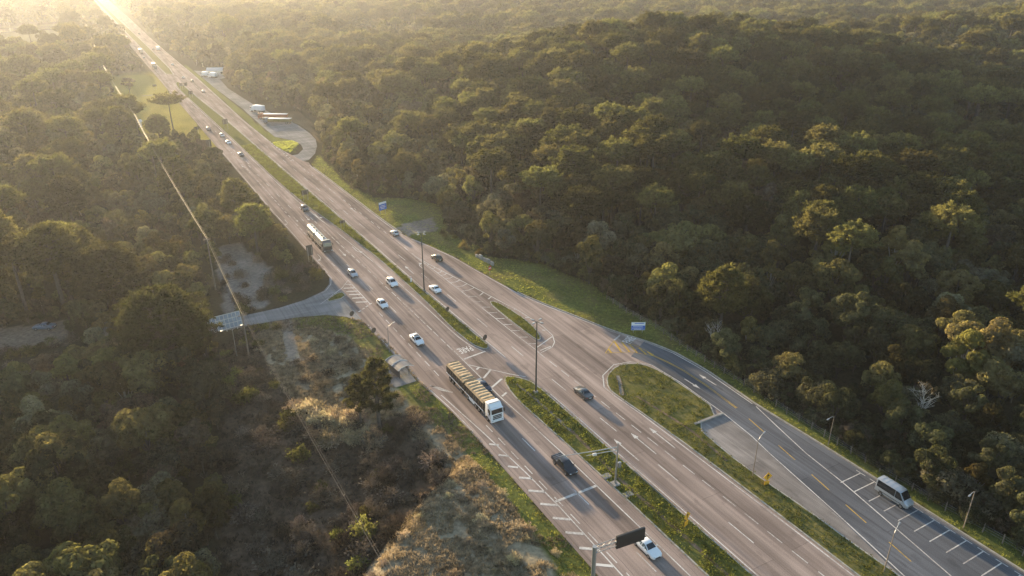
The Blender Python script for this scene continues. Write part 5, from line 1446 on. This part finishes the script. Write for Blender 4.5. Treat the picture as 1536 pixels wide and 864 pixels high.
low = (X > 90) & (X < 122) & (Y < 95) & ~isA; var[low] = (rnd[low] * 2.999).astype(int); var[low & (rnd2 > .9)] = 3; var[low & (rnd2 < .08)] = 7; scale[low] = np.minimum(scale[low], 1.0) * .92  # dark leaf kinds picked here, putting the forest edge's shade into colour
scale[isA] = S0[isA] * nrng.uniform(.85, 1.2, isA.sum())
scale[isC & ~isA] = nrng.uniform(.85, 1.25, (isC & ~isA).sum())
rot = nrng.uniform(0, 2 * PI, len(X))
# thin trees that would stand inside a big araucaria bole
HERO = [(BIG, 2.8, 135.8, 1.08, 'big dome-crowned araucaria pine beside the panelled hoarding'), (BIG, -4.5, 172, .98, 'biggest dome-crowned araucaria pine rising behind the dirt lot'), (AR[2], -14.5, 179, 1.35, 'domed araucaria pine next to the biggest one behind the dirt lot'), (AR[1], -27, 196, 1.3, 'candelabra araucaria pine with visible trunk beyond the dirt lot'),
        (LONE, 31.7, 102, 1.0, 'lone araucaria pine with clumped crown beside the dry grass bank'), (UMB, 29.9, 366, 1.0, 'lone flat-topped araucaria pine leaning over the highway by the yellow field'), (AR[1], 121, 177, 1.28, 'candelabra araucaria pine in the forest edge above the culvert'), (AR[0], 155, 182, 1.2, 'umbrella araucaria pine with bare trunk above the forest behind the verge'), (AR[3], 140, 150, 1.1, 'rounded araucaria pine standing tall behind the wire fence forest'),
        (BL[1], 35.1, 890, 2.3, 'dark round-crowned tree beside the distant roadside building'), (BL[8], 21.3, 509, 1.2, 'half-bare spreading tree standing in the yellow field'),
        (BARE, 110.6, 57, 1.0, 'pale bare twin-stemmed tree in the forest behind the parking stripes'), (BARE, 99.5, 94, .8, 'pale bare tree at the forest edge beside the curving slip road'),
        (BL[10], 126, 60, 1.45, 'tall tree with sunlight-tinted golden leaves rising from the dark forest behind the parked van'), (BL[10], 156, 95, 1.6, 'tallest tree with sunlight-tinted golden leaves on the slope of the dark forest'), (BL[10], 147, 104, 1.3, 'tree with sunlight-tinted golden leaves next to the tallest one on the forest slope'), (BL[1], 128.6, 77, 1.25, 'wide-crowned green tree standing out above the dark forest'), (BL[10], 105, 90, .9, 'small tree with sunlight-tinted golden leaves in the forest above the yellow centre line'), (BL[10], 101.5, 42, .7, 'small tree with sunlight-tinted golden leaves behind the leaning street lamp'),
        (BL[3], 90.5, 201, 1.1, 'olive tree at the sunlit forest corner beside the dirt driveway')]
keep = np.ones(len(X), bool)
for p, hx, hy, hs, lab in HERO: keep &= np.hypot(X - hx, Y - hy) > (2.6 if p.kind != 'broadleaf_tree' else 3.2) * hs
X, Y, Z, D, var, scale, rot, edge = [a[keep] for a in (X, Y, Z, D, var, scale, rot, edge)]
for p, hx, hy, hs, lab in HERO: plant(p, hx, hy, hs, rng.uniform(0, 6), lab, None)
plant(LONE, 29.2, 104.6, .72, 2.0, 'shorter araucaria pine growing close behind the lone clumped one', None)

px, py, pd = to_px(X, Y, Z + 7)
vis = (px > -20) & (px < 1556) & (py > -10) & (py < 890) & (pd > 0)
score = np.where(vis, scale / D, 0)
groups = {'broadleaf_tree': 300, 'araucaria_tree': 110, 'conifer_tree': 70}
kinds = np.array([p.kind for p in PROTO])[var]
single = np.zeros(len(X), bool)
for kd, n in groups.items():
    idx = np.where((kinds == kd) & (score > 0))[0]; idx = idx[np.argsort(-score[idx])][:n]; single[idx] = True
def zone(x, y):
    if x < 43:
        if y < 150: return 'in the woods below the dirt lot'
        if x > 15: return 'in the thicket between cable and highway'
        return 'in the woods behind the dirt lot'
    if y < 70: return 'in the forest behind the parking stripes'
    if y < 120: return 'in the forest behind the curving slip road'
    if y < 160: return 'in the forest behind the wide grass verge'
    if y < 230: return 'in the forest around the dirt driveway'
    if x > 200: return 'on the distant forest ridge'
    return 'in the forest beyond the blue sign'
for i in np.where(single)[0]:
    p = PROTO[var[i]]; zn = zone(X[i], Y[i])
    edge_txt = ' edge' if edge[i] < 4 else ''
    size = 'tall ' if scale[i] > 1.22 * (1 if p.kind != 'araucaria_tree' else .85) else ('small ' if scale[i] < .72 else '')
    plant(p, X[i], Y[i], scale[i], rot[i], size + p.look + ' ' + zn + edge_txt, p.kind.replace('_', ' ') + 's ' + zn)

# the rest of the forest: one object
protos = bpy.data.collections.new('forest_kinds')
for p in PROTO:
    o = bpy.data.objects.new('forest_kind_%02d' % p.idx, p.joined); protos.objects.link(o)
rest = ~single
def instancer(name, P3, vr, sc3, rt, coll):
    me = bpy.data.meshes.new(name); me.from_pydata(P3.tolist(), [], [])
    for nm, tp, dat in (('kind', 'INT', vr.astype(np.int32)), ('size', 'FLOAT', sc3.astype(np.float32)), ('turn', 'FLOAT', rt.astype(np.float32))):
        a = me.attributes.new(nm, tp, 'POINT'); a.data.foreach_set('value', dat)
    o = link(name, me)
    ng = bpy.data.node_groups.new(name, 'GeometryNodeTree')
    ng.interface.new_socket('Geometry', in_out='INPUT', socket_type='NodeSocketGeometry'); ng.interface.new_socket('Geometry', in_out='OUTPUT', socket_type='NodeSocketGeometry')
    N_ = ng.nodes; gi = N_.new('NodeGroupInput'); go = N_.new('NodeGroupOutput')
    ci = N_.new('GeometryNodeCollectionInfo'); ci.inputs['Collection'].default_value = coll; ci.inputs['Separate Children'].default_value = True; ci.inputs['Reset Children'].default_value = True
    ip = N_.new('GeometryNodeInstanceOnPoints'); ip.inputs['Pick Instance'].default_value = True
    def attr(nm, tp):
        q = N_.new('GeometryNodeInputNamedAttribute'); q.data_type = tp; q.inputs['Name'].default_value = nm; return q.outputs[0]
    cx = N_.new('ShaderNodeCombineXYZ'); ng.links.new(attr('turn', 'FLOAT'), cx.inputs[2])
    er = N_.new('FunctionNodeEulerToRotation'); ng.links.new(cx.outputs[0], er.inputs[0])
    ng.links.new(gi.outputs[0], ip.inputs['Points']); ng.links.new(ci.outputs[0], ip.inputs['Instance']); ng.links.new(attr('kind', 'INT'), ip.inputs['Instance Index'])
    ng.links.new(er.outputs[0], ip.inputs['Rotation']); ng.links.new(attr('size', 'FLOAT'), ip.inputs['Scale']); ng.links.new(ip.outputs[0], go.inputs[0])
    o.modifiers.new('scatter', 'NODES').node_group = ng
    return o
# low understorey filling the forest edge down to the ground
uy = nrng.uniform(15, 330, 2600); ux = np.interp(uy, [t[0] for t in R_TREE], [t[1] for t in R_TREE]) + nrng.uniform(-.4, 9, 2600) ** 1.0
lx = nrng.uniform(-45, 40, 1500); ly = nrng.uniform(60, 330, 1500)
ux = np.concatenate([ux, lx]); uy = np.concatenate([uy, ly]); uk = tree_ok(ux, uy); ux, uy = ux[uk], uy[uk]
uv = nrng.choice([0, 0, 1, 2, 3, 7, 9], len(ux)); us = nrng.uniform(.22, .48, len(ux)); ur = nrng.uniform(0, 6.28, len(ux))
fo = instancer('forest', np.concatenate([np.stack([X, Y, Z], 1)[rest], np.stack([ux, uy, ground_z(ux, uy) - .2], 1)]), np.concatenate([var[rest], uv]), np.concatenate([scale[rest], us]), np.concatenate([rot[rest], ur]), protos)
tag(fo, 'dense mixed forest of broadleaf trees and araucarias covering the land', 'forest', kind='stuff')

# ------------------------------------------------------------------ shrubs
def in_any(x, y, P): return in_poly(x, y, P)
sh = []
def scatter(P, n, kinds_, smin, smax, avoid=()):
    xs = [p[0] for p in P]; ys_ = [p[1] for p in P]; c = 0; t = 0
    while c < n and t < n * 30:
        t += 1
        x, y = rng.uniform(min(xs), max(xs)), rng.uniform(min(ys_), max(ys_))
        if not in_poly(x, y, P) or any(in_poly(x, y, q) for q in avoid): continue
        u, v_, w = to_px(np.array(x), np.array(y), np.array(0.))
        if not (-30 < u < 1570 and -10 < v_ < 900): continue
        sh.append((x, y, rng.choice(kinds_), rng.uniform(smin, smax))); c += 1
scatter(SCRUB, 130, [0, 0, 4, 4, 0, 1, 2], .7, 1.5)
scatter([(37, 83), (25, 75.5), (17.5, 70), (20, 50), (42, 50), (41, 80)], 40, [1, 3, 3, 3], .3, .75)
scatter([(19, 119), (31, 106), (29, 97), (20, 103)], 34, [3, 3, 3, 1], .8, 1.45)
scatter([(24, 118), (37, 112), (37, 136), (30, 142), (25, 135)], 28, [1, 1, 3, 4], .4, .9)
scatter(GRAVEL_L, 24, [1, 0, 2, 4], .6, 1.4)
scatter([(26, 160), (40, 166), (42, 172), (42, 180), (30, 180), (28, 170)], 26, [4, 2, 0, 1], .8, 1.6)
scatter([(19.5, 150.3), (26, 149.9), (25.6, 147.5), (19.6, 148)], 12, [5, 2, 5], .5, .8)
scatter([(80, 160), (84, 163), (84, 188), (81, 196), (80, 186)], 16, [5, 5, 2], .5, 1.0)
scatter([(96.5, 30), (98.5, 30), (98.5, 120), (97, 120)], 24, [2, 4, 1], .5, 1.1)
scatter(LOT_FRONT, 30, [2, 1, 4], .7, 1.3)
ZN = lambda x, y: 'along the forest fence' if x > 94 else ('by the culvert' if x > 70 else ('on the rubble clearing by the side road' if y > 152 else ('in the scrub slope below the lone pine' if in_poly(x, y, SCRUB) else 'on the dry grass bank')))
for x, y, k_, s in sh:
    o = link('shrub', SH[k_][0]); o.location = (x, y, gz(x, y) - .1); o.rotation_euler = (0, 0, rng.uniform(0, 6)); o.scale = (s, s, s * rng.uniform(.75, 1.15))
    lab = SH[k_][1] + ' ' + ZN(x, y); tag(o, lab, 'shrub', 'shrubs ' + ZN(x, y))

# ------------------------------------------------------------------ grass and weeds
def grass(name, polys, n, lm, h, w, blades, label, zoff=None, leafy=False, keepf=None):
    g = np.random.default_rng(len(name) * 7 + n)
    xs = [q[0] for P in polys for q in P]; ys_ = [q[1] for P in polys for q in P]
    x = g.uniform(min(xs), max(xs), n * 6); y = g.uniform(max(20, min(ys_)), min(330, max(ys_)), n * 6)
    k = np.zeros(len(x), bool)
    for P in polys: k |= in_poly_np(x, y, P)
    if keepf is not None: k &= keepf(x, y)
    k &= vnoise(x / 1.6 + 3, y / 1.6) + .35 * vnoise(x / 6, y / 6) > .42
    x, y = x[k][:n], y[k][:n]
    z = np.full(len(x), zoff) if zoff is not None else ground_z(x, y)
    hs = h * g.uniform(.5, 1.4, len(x)) * (.6 + .8 * vnoise(x / 3, y / 3))
    C = np.repeat(np.stack([x, y, z], 1), blades, 0); hh = np.repeat(hs, blades)
    m_ = len(C)
    if leafy:
        off = g.normal(size=(m_, 3)) * np.array([.22, .22, 0]); C = C + off; C[:, 2] += g.uniform(.1, 1, m_) * hh
        N = rand_unit(m_, g) + np.array([0, 0, .6]); N /= np.linalg.norm(N, axis=1)[:, None]
        v, f = leaf_quads(C, N, g.uniform(.7, 1.3, m_) * w, np.full(m_, .7), g)
    else:
        dirn = g.normal(size=(m_, 3)) * np.array([.45, .45, 0]) + np.array([0, 0, 1.0]); dirn /= np.linalg.norm(dirn, axis=1)[:, None]
        C = C + g.normal(size=(m_, 3)) * np.array([.12, .12, 0]) + dirn * hh[:, None] * .45
        N = np.cross(dirn, rand_unit(m_, g)); N /= np.linalg.norm(N, axis=1)[:, None]
        v, f = leaf_quads(C, N, hh, w / hh, g, dirn)
    o = link(name, np_mesh(name, v, f, [LM[lm]])); tag(o, label, 'grass', kind='stuff')
grass('median_weeds', [in_s, in_n], 7500, 'weed', .36, .2, 7, 'leafy green weeds growing along the medians', .1, True)
grass('island_grass', [in_i, in_st, in_t], 5000, 'weed', .3, .2, 5, 'green grass and weeds on the kerbed islands', .1, True)
grass('verge_grass', [VERGE_R, LAWN_L], 12000, 'weed', .16, .06, 5, 'short green grass on the road verges', keepf=lambda x, y: ~pavement_mask(x, y))
grass('dry_grass', [DRY], 20000, 'straw', .42, .1, 6, 'pale dry grass covering the bank beside the highway', keepf=lambda x, y: ~in_poly_np(x, y, LAWN_L) & ~in_poly_np(x, y, TRACK))
grass('bank_weeds', [DRY], 3500, 'weed', .3, .14, 5, 'green weeds mixed into the dry grass of the bank', leafy=True, keepf=lambda x, y: (vnoise(x / 5 + 9, y / 5 + 4) > .52) & ~in_poly_np(x, y, TRACK))
grass('bank_litter', [DRY], 5000, 'dry', .4, .1, 6, 'grey brown dead stems mixed into the dry grass', keepf=lambda x, y: vnoise(x / 4 + 19, y / 4 + 14) > .5)
grass('scrub_undergrowth', [SCRUB], 5000, 'purple', .6, .1, 6, 'brown undergrowth between the shrubs of the slope')
grass('field_grass', [FIELD_L, STRIP_R], 5000, 'weed', .5, .14, 5, 'yellowed grass of the roadside field', keepf=lambda x, y: ~pavement_mask(x, y))

# ------------------------------------------------------------------ haze
HAZE_D, HAZE_G = 0.000092, 0.55
hm = bpy.data.materials.new('haze_air'); hm.use_nodes = True
hn = hm.node_tree; hn.nodes.remove(hn.nodes['Principled BSDF'])
pv = hn.nodes.new('ShaderNodeVolumePrincipled')
pv.inputs['Color'].default_value = (.88, .92, .98, 1)
pv.inputs['Density'].default_value = HAZE_D
pv.inputs['Anisotropy'].default_value = HAZE_G
hn.links.new(pv.outputs[0], hn.nodes['Material Output'].inputs['Volume'])
hz = MB().box((0, 3500, 39), (26000, 22000, 118)).build('haze', hm)
tag(hz, kind='stuff')
